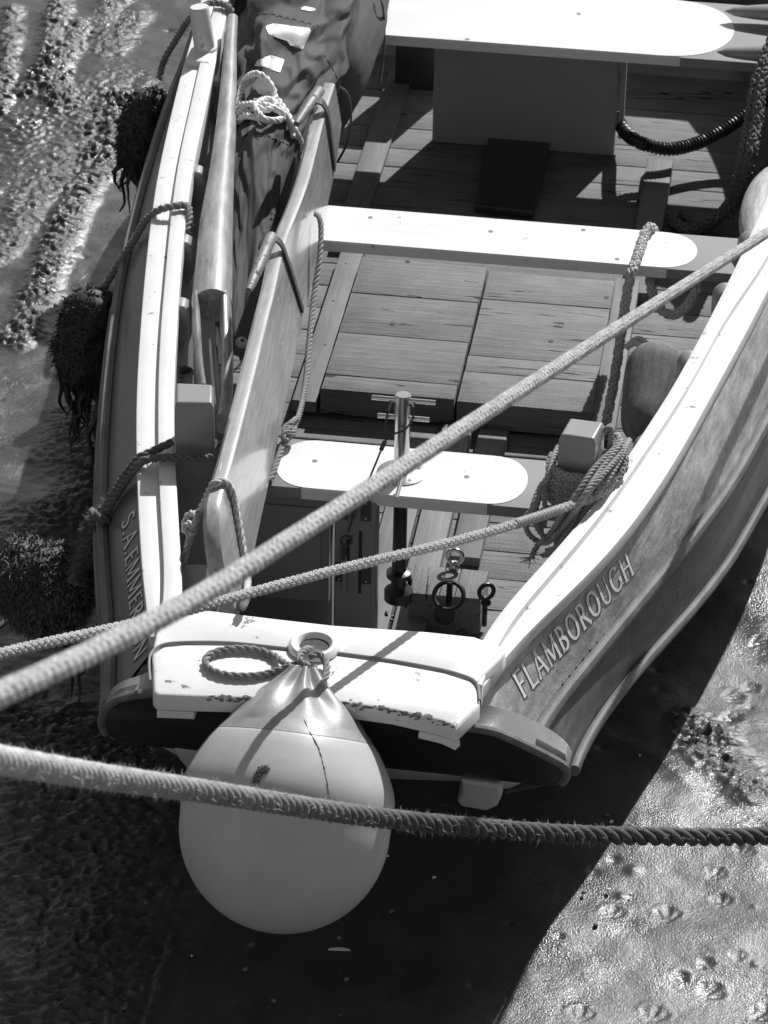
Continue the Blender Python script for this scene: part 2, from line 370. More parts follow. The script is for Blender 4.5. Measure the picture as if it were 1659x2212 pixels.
    far = np.clip(1-(np.maximum(np.abs(gx), np.abs(gy-2.5))-6)/3, 0, 1); z = ZM+z*far
    mb = MB(); mb.grid(np.stack([gx, gy, z], -1)); o = mb.build('mud', MUD, smooth=180, kind='structure', label='wet grey tidal mud with ruts and bird prints')
    at = o.data.attributes.new('rough','FLOAT','POINT'); at.data.foreach_set('value', (rough*far).reshape(-1).astype(np.float32))
build_mud()

# ------------------------------------------------------------ the boat
boat = thing('wooden_boat', (0,-1.0,ZM), 'open wooden boat with white gunwales, FLAMBOROUGH painted on its side, aground on mud', 'boat')
def part(mb, name, m, parent=None, **k): return mb.build(name, m, parent or boat, **k)
def curve(px, z, ext=()):
    q = [tuple(P(u, v, z)[:2]) for u, v in px]+list(ext); q = A(sorted(q, key=lambda c: c[1])); return q
def at(c, y): return np.interp(y, c[:,1], c[:,0])
BOW = 7.5; ZRL = -.31
def sm(f, ys):                                             # light smoothing of a traced line
    v = np.array([f(y) for y in ys]); k = np.hanning(19); k /= k.sum(); p = np.pad(v, 9, 'reflect', reflect_type='odd'); return np.convolve(p, k, 'valid')
extL = [(-1.52,4.8),(-1.42,5.6),(-.95,6.7),(-.05,BOW)]
extR = [(1.42,2.8),(1.52,3.8),(1.54,4.8),(1.46,5.6),(.98,6.7),(.03,BOW)]
def shift(e, d): return [(x-math.copysign(d, x), y) for x, y in e]
LO = curve([(432,0),(419,72),(396,133),(364,266),(338,382),(326,464),(311,598),(306,663),(301,725),(293,853),(293,981),(296,1045),(299,1125),(304,1218),(313,1312),(324,1373)], 0, extL)
LG = curve([(432,144),(414,230),(387,346),(374,432),(364,526),(355,630),(346,725),(341,853),(341,965),(344,1097),(349,1139),(353,1193),(356,1283),(361,1330)], 0, shift(extL,.08))
LI = curve([(495,11),(484,58),(463,148),(439,266),(418,346),(407,443),(396,511),(387,626),(382,725),(376,821),(375,981),(381,1007),(385,1109),(389,1193),(400,1301),(402,1330)], .028, shift(extL,.15))
RI = curve([(1659,417),(1614,523),(1557,641),(1480,787),(1432,875),(1394,923),(1351,990),(1315,1054),(1235,1146),(1163,1230),(1095,1302),(1025,1374)], .028, shift(extR,.15)[1:])
RG = curve([(1659,571),(1592,641),(1544,731),(1496,817),(1464,881),(1419,934),(1379,998),(1327,1078),(1251,1170),(1195,1234),(1123,1318),(1061,1384)], .028, shift(extR,.08)[1:])
RO = curve([(1659,632),(1637,670),(1586,769),(1534,859),(1467,987),(1395,1094),(1327,1190),(1235,1274),(1155,1354),(1067,1430),(1039,1486)], 0, extR)
LR = curve([(432,70),(392,158),(364,230),(338,313),(302,432),(277,533),(256,640),(240,760),(228,901),(222,1013),(220,1100),(222,1175),(228,1265),(238,1391),(252,1481)], ZRL, [(x-.10*(1 if x < -.5 else 0), y) for x, y in extL])
RR = curve([(1651,918),(1595,1030),(1535,1118),(1475,1190),(1395,1286),(1335,1358),(1283,1418),(1248,1470),(1208,1518),(1167,1557),(1140,1586)], ZRL, [(1.45,2.0),(1.55,2.8)]+[(x+.10*(1 if x > .5 else 0), y) for x, y in extR[1:]])
def zl(y): return np.interp(y, [-.75,.9], [-.47,-.64])
RLp = [P(u,v,z) for (u,v),z in zip([(1659,1070),(1595,1178),(1535,1270),(1475,1342),(1415,1406),(1355,1470),(1300,1545),(1240,1630)],[-.64,-.63,-.605,-.58,-.56,-.53,-.495,-.47])]
RL = A(sorted([tuple(q[:2]) for q in RLp]+[(1.49,2.0),(1.60,2.8)]+[(x+.13*(1 if x > .5 else 0), y) for x, y in extR[1:]], key=lambda c: c[1]))
YS = np.concatenate([np.linspace(-.92, 4.6, 90), np.linspace(4.7, BOW, 22)])
YR = np.concatenate([np.linspace(-1.06, 4.6, 92), np.linspace(4.7, BOW, 22)])
lo, lg, li, lr = [sm(lambda y, c=c: at(c, y), YS) for c in (LO,LG,LI,LR)]
ro, rg, ri, rr, rl = [sm(lambda y, c=c: at(c, y), YR) for c in (RO,RG,RI,RR,RL)]
def strip(ys, xa, xb, z0, z1, ch=.006):                    # a bevelled strip between two plan lines
    R = []
    for y, a, b in zip(ys, xa, xb):
        s = 1 if b > a else -1; c = min(ch, abs(b-a)*.4)
        R.append([(a,y,z0),(a,y,z1-c),(a+s*c*.3,y,z1-c*.3),(a+s*c,y,z1),(b-s*c,y,z1),(b-s*c*.3,y,z1-c*.3),(b,y,z1-c),(b,y,z0)])
    return MB().loft(R)
part(strip(YS, lo, lg+.004, -.045, 0, .009), 'gunwale_cap', WHITE)
part(strip(YS, lg, li, -.06, .028, .006), 'inner_rail', WHITE)
part(strip(YR, rg-.004, ro, -.05, 0, .010), 'gunwale_cap', WHITE)
part(strip(YR, ri, rg, -.06, .028, .006), 'inner_rail', WHITE)
def sheet(ys, cols):                                       # planking from a list of (x array, z) lines, 18 mm thick
    g = A([[(x[i], y, z) for x, z in cols] for i, y in enumerate(ys)]); return MB().grid(g)
def plank(ys, xs0, z0, xs1, z1, name, m, n=5, bulge=.012, side=1):
    cols = []
    for t in np.linspace(0,1,n): cols.append((xs0*(1-t)+xs1*t+side*bulge*math.sin(math.pi*t), z0*(1-t)+z1*t))
    mb = sheet(ys, cols); inn = [(x-side*.02, z) for x, z in cols]; mb.grid(A([[(x[i], y, z) for x, z in inn] for i, y in enumerate(ys)]))
    return mb, part(mb, name, m)
yS = YR[(YR > -1.0)]
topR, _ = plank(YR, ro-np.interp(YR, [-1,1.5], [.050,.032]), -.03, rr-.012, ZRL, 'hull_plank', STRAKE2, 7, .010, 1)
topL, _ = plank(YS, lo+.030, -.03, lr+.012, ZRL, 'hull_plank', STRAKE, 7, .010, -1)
ZLR, ZLL = zl(YR), zl(YS)
def zbot(y): return np.interp(y, [-1,0,1.6,5,7.5], [-.56,-.90,-1.19,-1.19,-.9])
keep = YR > -.90; keepL = YS > -.90
def skin(ys, rows, name, m):
    return part(MB().grid(A([[(x[i], ys[i], z[i]) for x, z in rows] for i in range(len(ys))])), name, m)
def lower_hull(ys, xu, xl, zl_, side, kp):
    one = np.ones(len(ys)); zb_ = zbot(ys); xc = xl*np.interp(ys, [-1,1.5], [.72,.88]); zc_ = zl_+(zb_-zl_)*.62
    mid = [(xu*(1-t)+xl*t-side*(.014-.010*math.sin(math.pi*t)), ZRL*(1-t)+zl_*t) for t in np.linspace(0,1,6)]
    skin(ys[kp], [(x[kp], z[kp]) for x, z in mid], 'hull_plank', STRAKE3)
    low_ = [(xl*(1-t)+xc*t-side*.014, zl_*(1-t)+zc_*t) for t in np.linspace(0,1,5)]
    skin(ys[kp], [(x[kp], z[kp]) for x, z in low_], 'hull_plank', BOTTOM)
    bo = [(xc*(1-t)-side*.02*t-side*.014*(1-t), zc_*(1-t)+zb_*t) for t in np.linspace(0,1,5)]
    kb = ys > -.70; skin(ys[kb], [(x[kb], z[kb]) for x, z in bo], 'hull_plank', BOTTOM)
lower_hull(YR, rr, rl, ZLR, 1, keep); lower_hull(YS, lr, lr+.02, ZLL, -1, keepL)
def rail(ys, xs, zs, r, m=RAIL, flat=1.25):
    return part(MB().tube(np.column_stack([xs, ys, zs]), r, 10, flat=flat), 'rubbing_rail', m)
k1, k2 = YR > -1.03, YR > -.87
rail(YR[k1], rr[k1], np.full(k1.sum(), ZRL), .024); rail(YS, lr, np.full(len(YS), ZRL), .026)
rail(YR[k2], rl[k2], ZLR[k2], .019); rail(YS[keepL], lr[keepL]+.012, ZLL[keepL], .02)
mk = (YS < 2.0)
part(MB().tube(A([(x-.014, y, -.375) for x, y in zip(lr[mk], YS[mk])]), .026, 10), 'rubbing_rail', RAIL)
# inner skin
KI, KJ = YR > -.34, YS > -.34
plank(YR[KI], ri[KI]+.03, -.06, ri[KI]*.88, -.84, 'inner_plank', HULLIN, 6, .02, 1)
plank(YS[KJ], li[KJ]-.03, -.06, li[KJ]*.88, -.84, 'inner_plank', HULLIN, 6, .02, -1)
# timber heads along the rails
def timber_head(u, v, z, r, ang, flip=1):
    c = P(u, v, z); c0, s0 = math.cos(ang), math.sin(ang); ax = A([[c0,s0,0],[-s0,c0,0],[0,0,1]])
    prof = [(-r*1.1*flip, -.34)]+[(r*flip*(math.sin(t)*1.0-.1), -r+r*math.cos(t)) for t in np.linspace(-math.pi/2, math.pi/2, 9)]+[(r*.9*flip, -.14),(-r*.4*flip,-.34)]
    rings = [[c+ax[0]*a+ax[1]*d+ax[2]*h for a, h in prof] for d in (-.045,.045)]
    part(MB().loft(rings), 'timber_head', GREY, bevel=.022, seg=4, smooth=60)
for u, v, r in [(502,60,.07),(468,168,.065),(425,362,.055),(398,512,.05),(392,650,.045)]: timber_head(u, v, .0, r, .1)
for u, v, r in [(1400,945,.055),(1568,618,.05),(1492,765,.05),(1622,505,.05)]: timber_head(u, v, -.0, r, .35, -1)
# thwarts with a paler painted panel
def thwart(back, front, y0, y1, z, th, oval, fx):
    xl, xr = back
    o = part(MB().slab([(xl,y0),(xr,y0),(xr,y1),(xl,y1)], z-th, z, .006), 'thwart', GREYT)
    mb = MB(); n = 40; x0, x1, rnd = oval; hy = (y1-y0)/2-.004; cy = (y0+y1)/2; pts = []
    for t in np.linspace(-math.pi/2, math.pi/2, n): pts.append((x1-rnd+rnd*math.copysign(abs(math.cos(t))**.8, 1), cy+hy*math.sin(t)))
    if fx[0] is None: pts += [(x0, y1-.004),(x0, y0+.004)]
    else:
        for t in np.linspace(math.pi/2, 3*math.pi/2, n): pts.append((x0+rnd-rnd*abs(math.cos(t))**.8, cy+hy*math.sin(t)))
    m_ = len(pts); mb.add([(a,b,z+.002) for a, b in pts], [list(range(m_))])
    a, b = (x0 if fx[0] is None else fx[0]), fx[1]
    mb.add([(a,y0-.002,z-th),(b,y0-.002,z-th),(b,y0-.002,z-.005),(a,y0-.002,z-.005)], [[0,1,2,3]])
    mb.add([(a,y0-.002,z-.005),(b,y0-.002,z-.005),(b,y0+.004,z+.002),(a,y0+.004,z+.002)], [[0,1,2,3]])
    mb.build('painted_panel', THW, o, smooth=0); return o
ZT = -.10
thwart((-.75,1.33), 0, 2.222, 2.545, ZT, .045, (-.74,.975,.16), (None,.86))
thwart((-.95,1.44), 0, 4.30, 4.95, ZT, .045, (-.94,1.0,.34), (None,.77))
thwart((-.62,.62), 0, .272, .622, ZT, .045, (-.465,.475,.15), (-.345,.345))
part(MB().slab([(-1.24,6.0),(1.28,6.0),(.82,6.75),(.0,7.42),(-.80,6.75)], -.06, -.02, .005), 'unseen_foredeck', GREYT)  # unseen deck, added beyond the frame to shade the far floor
# floor: cross planks each on its own
def floor_plank(x0, x1, y0, y1, z0, z1, m=DECK, axis='x', ch=.004, name='floor_plank'):
    j = lambda: rng.uniform(-.002,.002)
    o = part(MB().slab([(x0+j(),y0+j()),(x1+j(),y0+j()),(x1+j(),y1+j()),(x0+j(),y1+j())], z0, z1+j(), ch), name, m, axis=axis)
    mo = rng.uniform(-6,6); d = o.data.attributes['gr'].data; b_ = np.zeros(len(d)*3, np.float32); d.foreach_get('vector', b_)
    b_ = b_.reshape(-1,3); b_ += A([mo, mo*.7, 0], dtype=np.float32); d.foreach_set('vector', b_.reshape(-1)); return o
ZF = -.82
y = .02
while y < 5.6:
    wd = rng.uniform(.19,.225); xl = at(LI, y)*.93+.05; xr = at(RI, y)*.93-.05
    floor_plank(xl, xr, y+.003, y+wd-.003, ZF-.03, ZF); y += wd
ypan = [P(700,v,-.5)[1] for v in (836,800,715,635,556)]
xj = .07
xj = P(1020,720,-.68)[0]
for (xa, xb, ys) in ((-.541, xj-.006, [2.004,2.13,2.50,2.86,3.196]), (xj+.006, .597, [1.988,2.25,2.39,2.90,3.163])):
    for a, b in zip(ys[:-1], ys[1:]): floor_plank(xa, xb, a+.002, b-.002, -.80, -.68, ch=.004)
for u, v in ((848,700),(1190,737),(880,566),(1310,643)):
    x, yv, _ = P(u, v, -.68)   # finger holes
    part(MB().lathe([(.001,.0),(.012,.0),(.012,.0015),(.001,.0015)], (x,yv,-.6792)), 'finger_hole', BLACK)
def batten(x0, x1, y0, y1, z, th=.05, m=DECK2): return floor_plank(x0, x1, y0, y1, z-th, z, m, 'y', .005, 'floor_batten')
def bat(ua, ub, v, y0, y1, z, th=.05): batten(P(ua,v,z)[0], P(ub,v,z)[0], y0, y1, z, th)
bat(690,742,680,1.98,3.40,-.735); bat(795,850,288,3.45,5.4,-.79,.03)
bat(1298,1358,750,1.96,3.30,-.735); bat(1388,1446,400,3.2,P(1425,343,-.75)[1],-.75,.07)
xa = P(910,1102,-.77)[0]; xb = P(977,1108,-.77)[0]
batten(xa, xb, .25, 1.95, -.77, .05); batten(xb+.03, xb+.15, .95, 1.95, -.775, .04); batten(xa-.15, xa-.02, 0, 1.95, -.79, .03)
for u, v in ((748,570),(720,650),(703,745)):
    x, yv, _ = P(u, v, -.735); part(MB().lathe([(.001,0),(.007,0),(.006,.003),(.001,.003)], (x,yv,-.7355)), 'screw', DIRON)
# dark box under the wide thwart and the board against it
cy_ = 4.33
cy = P(1130,322,-.815)[1]; cx0, cx1 = PY(936,200,cy)[0], PY(1333,200,cy)[0]
part(MB().slab([(cx0,cy),(cx1,cy),(cx1,cy+.05),(cx0,cy+.05)], -.815, -.147, .004), 'case_and_shadow_board', CASE, bevel=.004)
part(MB().slab([(cx1+.012,cy+.06),(cx1+.035,cy+.06),(cx1+.035,cy+.10),(cx1+.012,cy+.10)], -.75, -.147, .003), 'case_post', CASE)
part(MB().slab([(P(845,213,-.815)[0],5.26),(cx0+.02,5.26),(cx0+.02,5.30),(P(845,213,-.815)[0],5.30)], -.815, -.15, .003), 'case_and_shadow_board', TRANS)  # board added left of the case to cast the shadow on the floor
q = PL([(1056,294),(1188,307),(1155,457),(1025,442)], -.77); part(MB().slab(q, -.80, -.77, .004), 'step_board', TRANS)
for u, v, z in ((680,996,ZT),(1008,1030,ZT),(1260,497,ZT),(1333,560,ZT),(800,470,ZT),(1060,500,ZT),(1250,30,ZT),(1010,85,ZT)):
    c = P(u, v, z+.002); part(MB().lathe([(.010,0),(.010,.0012),(.0075,.0012),(.0075,.0004),(.001,.0004)], c, (0,0,1), 18), 'wood_plug', GREYT)
# bitts
def bitt(px, z, zb):
    q = A(PL(px, z))[:, :2]; c = q.mean(0)
    rings = [np.column_stack([c+(q-c)*k, np.full(4, h)]) for k, h in ((1,zb),(1,z-.022),(.90,z-.004),(.86,z))]
    return part(MB().loft(rings), 'bitt', GREY, bevel=.011, seg=3, smooth=50)
bitt([(378,824),(462,828),(462,872),(377,871)], .25, -.45)
bitt([(1230,900),(1308,910),(1286,950),(1207,939)], .24, -.45)
# round post on the far left rail
b0 = P(442,105,.03); top = PY(430,14,b0[1]+.01)
part(MB().lathe([(.055,-.02),(.055,.0),(.047,.008),(.046,np.linalg.norm(top-b0)-.008),(.040,np.linalg.norm(top-b0)),(.001,np.linalg.norm(top-b0))], b0, top-b0, 28), 'rail_post', WHITE, smooth=40)
part(MB().slab(PL([(400,128),(452,135),(460,96),(420,88)], .032), 0, .032, .006), 'post_pad', WHITE)
# stern cap, beaded, and the sculling socket
back = [(345,1328),(400,1316),(460,1318),(595,1335),(719,1349),(923,1363),(1025,1374),(1085,1396),(1093,1404),(1084,1420),(1040,1462)]
grv = [(1031,1480),(1020,1468),(962,1449),(850,1428),(727,1411),(627,1402),(499,1389),(400,1388),(351,1393),(328,1410)]
zc = .034
part(MB().slab(PL(back+grv+[(334,1380)], zc), -.03, zc, .010), 'stern_board', WHITE2, axis='x', smooth=50)
frontp = [(327,1414),(330,1490),(338,1500),(419,1503),(555,1507),(731,1515),(850,1532),(955,1556),(985,1570),(994,1562),(1037,1520),(1036,1490),(1030,1481)]
part(MB().slab(PL(frontp[::-1]+[(328,1411)]+[], zc)[0:0]+PL([(328,1410)]+frontp[1:]+grv[:-1], zc), -.028, zc-.003, .014), 'stern_board', WHITE2, axis='x', smooth=50)
fb = MB().slab(PL([(328,1410)]+frontp[1:]+grv[:-1], zc), -.028, zc-.003, .014).bvh(); pp = MB()
fe_ = spline(A([[u, v, 0] for u, v in frontp[2:9]]), 4)
for i in range(150):
    c = fe_[rng.integers(len(fe_)//6, len(fe_))]; u0, v0 = c[0]+rng.normal(0,5), c[1]+rng.normal(4,3.5); r = rng.uniform(1.2,5.0)
    q = [hit(fb, u0+r*1.7*rng.uniform(.5,1.2)*math.cos(t), v0+r*.8*rng.uniform(.5,1.2)*math.sin(t), .0009) for t in np.arange(8)*.785]
    if all(x is not None for x in q) and max(np.linalg.norm(x-q[0]) for x in q) < .04: pp.add(q, [list(range(8))])
if pp.V: part(pp, 'bare_wood_patches', HULLIN, kind='stuff', smooth=0)
for px in ([(338,1501),(419,1504),(425,1490),(340,1486)], [(905,1545),(955,1557),(985,1571),(995,1562),(960,1535),(915,1530)]):
    part(MB().slab(PL(px, zc), -.058, -.029, .010), 'corner_block', WHITE2)
bead = spline([P(u,v,zc+.001) for u,v in [(324,1470),(322,1430),(328,1408),(351,1392),(400,1387),(499,1388),(627,1401),(727,1410),(850,1427),(962,1448),(1020,1467),(1033,1484),(1036,1512)]], .02)
part(MB().tube(bead, .0048, 8), 'bead', GREYT)
rc = P(679,1399,zc)
part(MB().lathe([(.088,0),(.088,.012),(.078,.022),(.062,.022),(.052,.012),(.050,-.004)], rc, (0,0,1), 36).loft([[rc+A([.05*math.cos(t),.05*math.sin(t),.002]) for t in np.arange(20)*.314]]*2), 'socket_ring', WHITE2, smooth=40)
part(MB().lathe([(.001,.004),(.051,.004),(.051,.003),(.001,.003)], rc), 'socket_floor', HOLE)
# raked transom: dark board above, pale bottom below, two bilge runner ends
TQ, TN = (0,-1.205,0), (0,-1,-.5)
def tr(u, v, off=0): return PN(u, v, TQ, TN)+A([0,-off,-.5*off])
edge = [(340,1494),(285,1500),(250,1510),(228,1530),(220,1556),(228,1580),(250,1594),(320,1604),(480,1622),(640,1638),(820,1651),(985,1668),(1120,1684),(1190,1692),(1214,1688),(1224,1672),(1218,1652),(1184,1632),(1136,1608),(1095,1589),(1064,1577),(999,1566)]
yb = -.46; iL, iR = np.argmin(abs(YS-yb)), np.argmin(abs(YR-yb))
bh = [(lo[iL]+.13,-.74,-.06),(lr[iL]+.13,-.72,ZRL),(lr[iL]+.06,-.62,-.48),(lr[iL]*.74,yb,-.62),(0,yb,-.74),(rl[iR]*.74,yb,-.62),(rl[iR]-.12,-.62,-.48),(rr[iR]-.14,-.72,ZRL),(ro[iR]-.16,-.74,-.06)]
te = [tr(u, v, -.03) for u, v in ((370,1505),(262,1540),(256,1572),(340,1598),(640,1630),(1110,1672),(1180,1674),(1176,1654),(965,1575))]
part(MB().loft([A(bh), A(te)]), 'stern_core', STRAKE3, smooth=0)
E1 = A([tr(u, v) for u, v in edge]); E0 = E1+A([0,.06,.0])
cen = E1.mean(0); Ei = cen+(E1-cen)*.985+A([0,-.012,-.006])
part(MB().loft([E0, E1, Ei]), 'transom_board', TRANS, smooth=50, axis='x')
rim = spline(A([tr(u, v, .004) for u, v in edge[-8:]]), .02); part(MB().tube(rim, .016, 8), 'transom_rim', RAIL)
rim = spline(A([tr(u, v, .004) for u, v in edge[:6]]), .02); part(MB().tube(rim, .016, 8), 'transom_rim', RAIL)
def fashion(pxs_top, pxs_rim, zs):                         # curved stern band between hull planks and transom edge
    a = spline(A([P(u, v, z) for (u, v), z in zip(pxs_top, zs)]), .03); b = spline(A([tr(u, v, 0) for u, v in pxs_rim]), .03); n = 24
    rs = lambda q: A([[np.interp(t, np.linspace(0,1,len(q)), q[:,k]) for k in range(3)] for t in np.linspace(0,1,n)])
    a, b = rs(a), rs(b); mb = MB(); mb.grid(A([a, a*.5+b*.5+A([0,0,.004]), b])); return part(mb, 'stern_band', STRAKE, smooth=60)
fashion([(1046,1521),(1105,1538),(1155,1557),(1196,1581),(1225,1605),(1236,1624)], [(999,1566),(1064,1577),(1095,1589),(1136,1608),(1184,1632),(1218,1652),(1224,1672)], [-.03,-.10,-.16,-.23,-.31,-.38])
fashion([(326,1448),(300,1460),(272,1468),(245,1484),(228,1510),(220,1540)], [(340,1494),(285,1500),(250,1510),(228,1530),(220,1556),(228,1580)], [-.03,-.08,-.13,-.2,-.28,-.35])
low = [(285,1600),(370,1645),(450,1690),(640,1700),(820,1700),(985,1706),(1060,1722),(1095,1722),(1150,1700),(1172,1690),(985,1664),(820,1647),(640,1634),(480,1618),(320,1600)]
L1 = A([tr(u, v, -.03) for u, v in low]); part(MB().loft([L1+A([0,.05,0]), L1]), 'lower_transom', BOTTOM, smooth=0, axis='x')
def runner(px, d):
    q = A([tr(u, v, .0) for u, v in px]); r = [q+A([0,.10,.0]), q+A([0,-d*.7,-d*.2]), q.mean(0)+(q-q.mean(0))*.9+A([0,-d,-d*.3])]
    part(MB().loft(r), 'bilge_runner', BOTTOM, bevel=.012, seg=3, smooth=50)
runner([(998,1672),(1082,1684),(1086,1706),(1076,1728),(1054,1738),(996,1728),(990,1716),(1000,1700)], .03)
runner([(378,1608),(470,1620),(470,1690),(440,1678),(410,1655),(390,1632)], .02)
# locker, post and its fittings under the after thwart
part(MB().slab([(-.60,.315),(-.245,.315),(-.245,.345),(-.60,.345)], -.62, -.147, .003), 'locker_front', LOCK)
part(MB().slab([(-.545,.305),(-.275,.305),(-.275,.316),(-.545,.316)], -.54, -.205, .003), 'locker_door', LOCK, bevel=.002)
pX0, pX1 = PY(722,1150,.26)[0], PY(812,1150,.26)[0]
post = part(MB().slab([(pX0,.262),(pX1,.262),(pX1,.36),(pX0,.36)], -.81, -.135, .004), 'post', LOCK, bevel=.006)
for u0, u1, v0, v1 in ((733,752,1078,1122),(780,801,1080,1126),(724,743,1214,1256),(781,801,1218,1262)):
    a, b = PY(u0, v0, .26), PY(u1, v1, .26)
    hp = MB().slab([(a[0],.256),(b[0],.256),(b[0],.2615),(a[0],.2615)], b[2], a[2], .001).build('hinge_plate', DIRON, post, bevel=.001)
    for zz in (a[2]-.012, b[2]+.012): MB().lathe([(.001,.0),(.005,0),(.004,.002),(.001,.002)], ((a[0]+b[0])/2,.2558,zz), (0,-1,0), 10).build('screw', STEEL, post)
for u, v0, v1 in ((752,1165,1222),(779,1147,1282)):
    a, b = PY(u, v0, .26), PY(u, v1, .26)
    MB().slab([(a[0]-.006,.259),(a[0]+.006,.259),(a[0]+.006,.2615),(a[0]-.006,.2615)], b[2], a[2], .001).build('slot', BLACK, post)
part(MB().slab([(pX0+.035,.240),(pX0+.050,.240),(pX0+.050,.258),(pX0+.035,.258)], PY(765,1282,.25)[2], PY(770,1200,.25)[2], .002), 'latch_bar', LOCK)
part(MB().slab([(-.60,.40),(-.245,.40),(-.245,.61),(-.60,.61)], -.815, -.15, .003), 'locker_shade_box', LOCK)  # box added behind the locker front to shade the floor under it
# pump: steel post with two cross bars through the after thwart
fl = P(867,1021,ZT+.004); tp = PY(871,852,fl[1]+.01); axp = tp-fl; hp_ = np.linalg.norm(axp); axp /= hp_
pump = part(MB().lathe([(.029,0),(.029,hp_-.07),(.0305,hp_-.07),(.0305,hp_-.004),(.027,hp_),(.001,hp_)], fl, axp, 28), 'bilge_pump', STEEL, smooth=40)
for vv, hw in ((864,.118),(902,.096)):
    c = PY(872, vv, fl[1]); MB().tube([c-A([hw,0,0]), c+A([hw,0,0])], .0095, 12).build('cross_bar', STEEL, pump)
MB().lathe([(.091,0),(.091,.004),(.086,.006),(.001,.006)], fl, (0,0,1), 40).build('flange', STEEL, pump)
for t in (.5, 2.1, 3.7, 5.3): MB().lathe([(.007,.006),(.006,.009),(.001,.009)], fl+A([.07*math.cos(t),.07*math.sin(t),0]), (0,0,1), 12).build('screw', STEEL, pump)
a, b = P(869,1030,ZT+.05), P(856,1076,ZT+.02); MB().tube([a, b], .0085, 12).build('lever', STEEL, pump)
pl = P(867,1021,ZT); lowp = pl-axp*.0
MB().tube([pl-axp*.04, pl-axp*.28, pl-axp*.56], [.0265,.0265,.030], 16).build('suction_pipe', BLACK, pump)
MB().lathe([(.026,0),(.055,.01),(.055,.05),(.03,.07),(.03,.10),(.048,.11),(.048,.13),(.026,.14)], pl-axp*.56, axp, 18).build('pump_foot', BLACK, pump)
# floor block with eyebolts
zb = -.66; bt = A(PL([(897,1218),(1057,1235),(1039,1295),(883,1280)], zb)); v1_, v2_ = bt[1]-bt[0], bt[3]-bt[0]
for i, (a, b) in enumerate(((0,.42),(.42,.63),(.63,1))):
    q = [bt[0]+v1_*(a+.004), bt[0]+v1_*(b-.004), bt[3]+(bt[2]-bt[3])*(b-.004), bt[3]+(bt[2]-bt[3])*(a+.004)]
    part(MB().slab(q, -.82, zb+.001*i, .005), 'floor_block', DECK, axis='y')
def eyebolt(u, v, z, R, ang, m):
    c = P(u, v, z); mb = MB(); ax = A([math.sin(ang), -math.cos(ang), .12]); mb.torus(c+A([0,0,R+.006]), ax, R*.82, R*.24, 28, 10)
    mb.lathe([(R*.55,-.012),(R*.55,-.004),(R*.38,.004),(R*.3,.012),(.001,.012)], c, (0,0,1), 14); mb.tube([c-A([0,0,.06]), c+A([0,0,.022])], .007, 8)
    return part(mb, 'eye_bolt', m)
eyebolt(982,1222,zb+.012,.036,.0,STEEL); eyebolt(877,1282,zb+.012,.038,1.25,BLACK); eyebolt(1050,1298,zb+.012,.036,.5,BLACK)  # right eyebolt is coloured black to stand for the rope coil's shadow
wc = P(969,1296,zb+.02); part(MB().torus(wc+A([0,0,.02]), (0,-.75,1), .056, .009, 32, 8).tube([wc-A([0,0,.03]), wc+A([0,.03,.06])], .012, 8), 'hand_wheel', BLACK)
fc = (bt[2]+bt[3])/2; part(MB().lathe([(.04,0),(.04,.012),(.028,.016),(.001,.016)], fc+A([0.0,.0,-.085]), (0,-1,0), 20), 'drain_plate', DIRON)
# right of the block: short black pin by the rail
part(MB().tube([P(1048,1300,-.67), P(1046,1350,-.80)], .010, 8), 'bolt', BLACK)

rv = MB()
for bv_, us in ((topR.bvh(), [(a_, b_) for a_, b_ in zip(np.linspace(1215,1650,30), np.interp(np.linspace(1215,1650,30), [1215,1283,1403,1483,1543,1603,1650], [1478,1395,1262,1166,1094,1006,895]))]),):
    for u, v in us:
        h_ = hit(bv_, u, v, .0)
        if h_ is not None: rv.lathe([(.0055,-.002),(.0055,.001),(.0035,.003),(.001,.003)], h_, (.85,-.38,.37), 8)
if rv.V: part(rv, 'plank_nails', DIRON, kind='stuff')
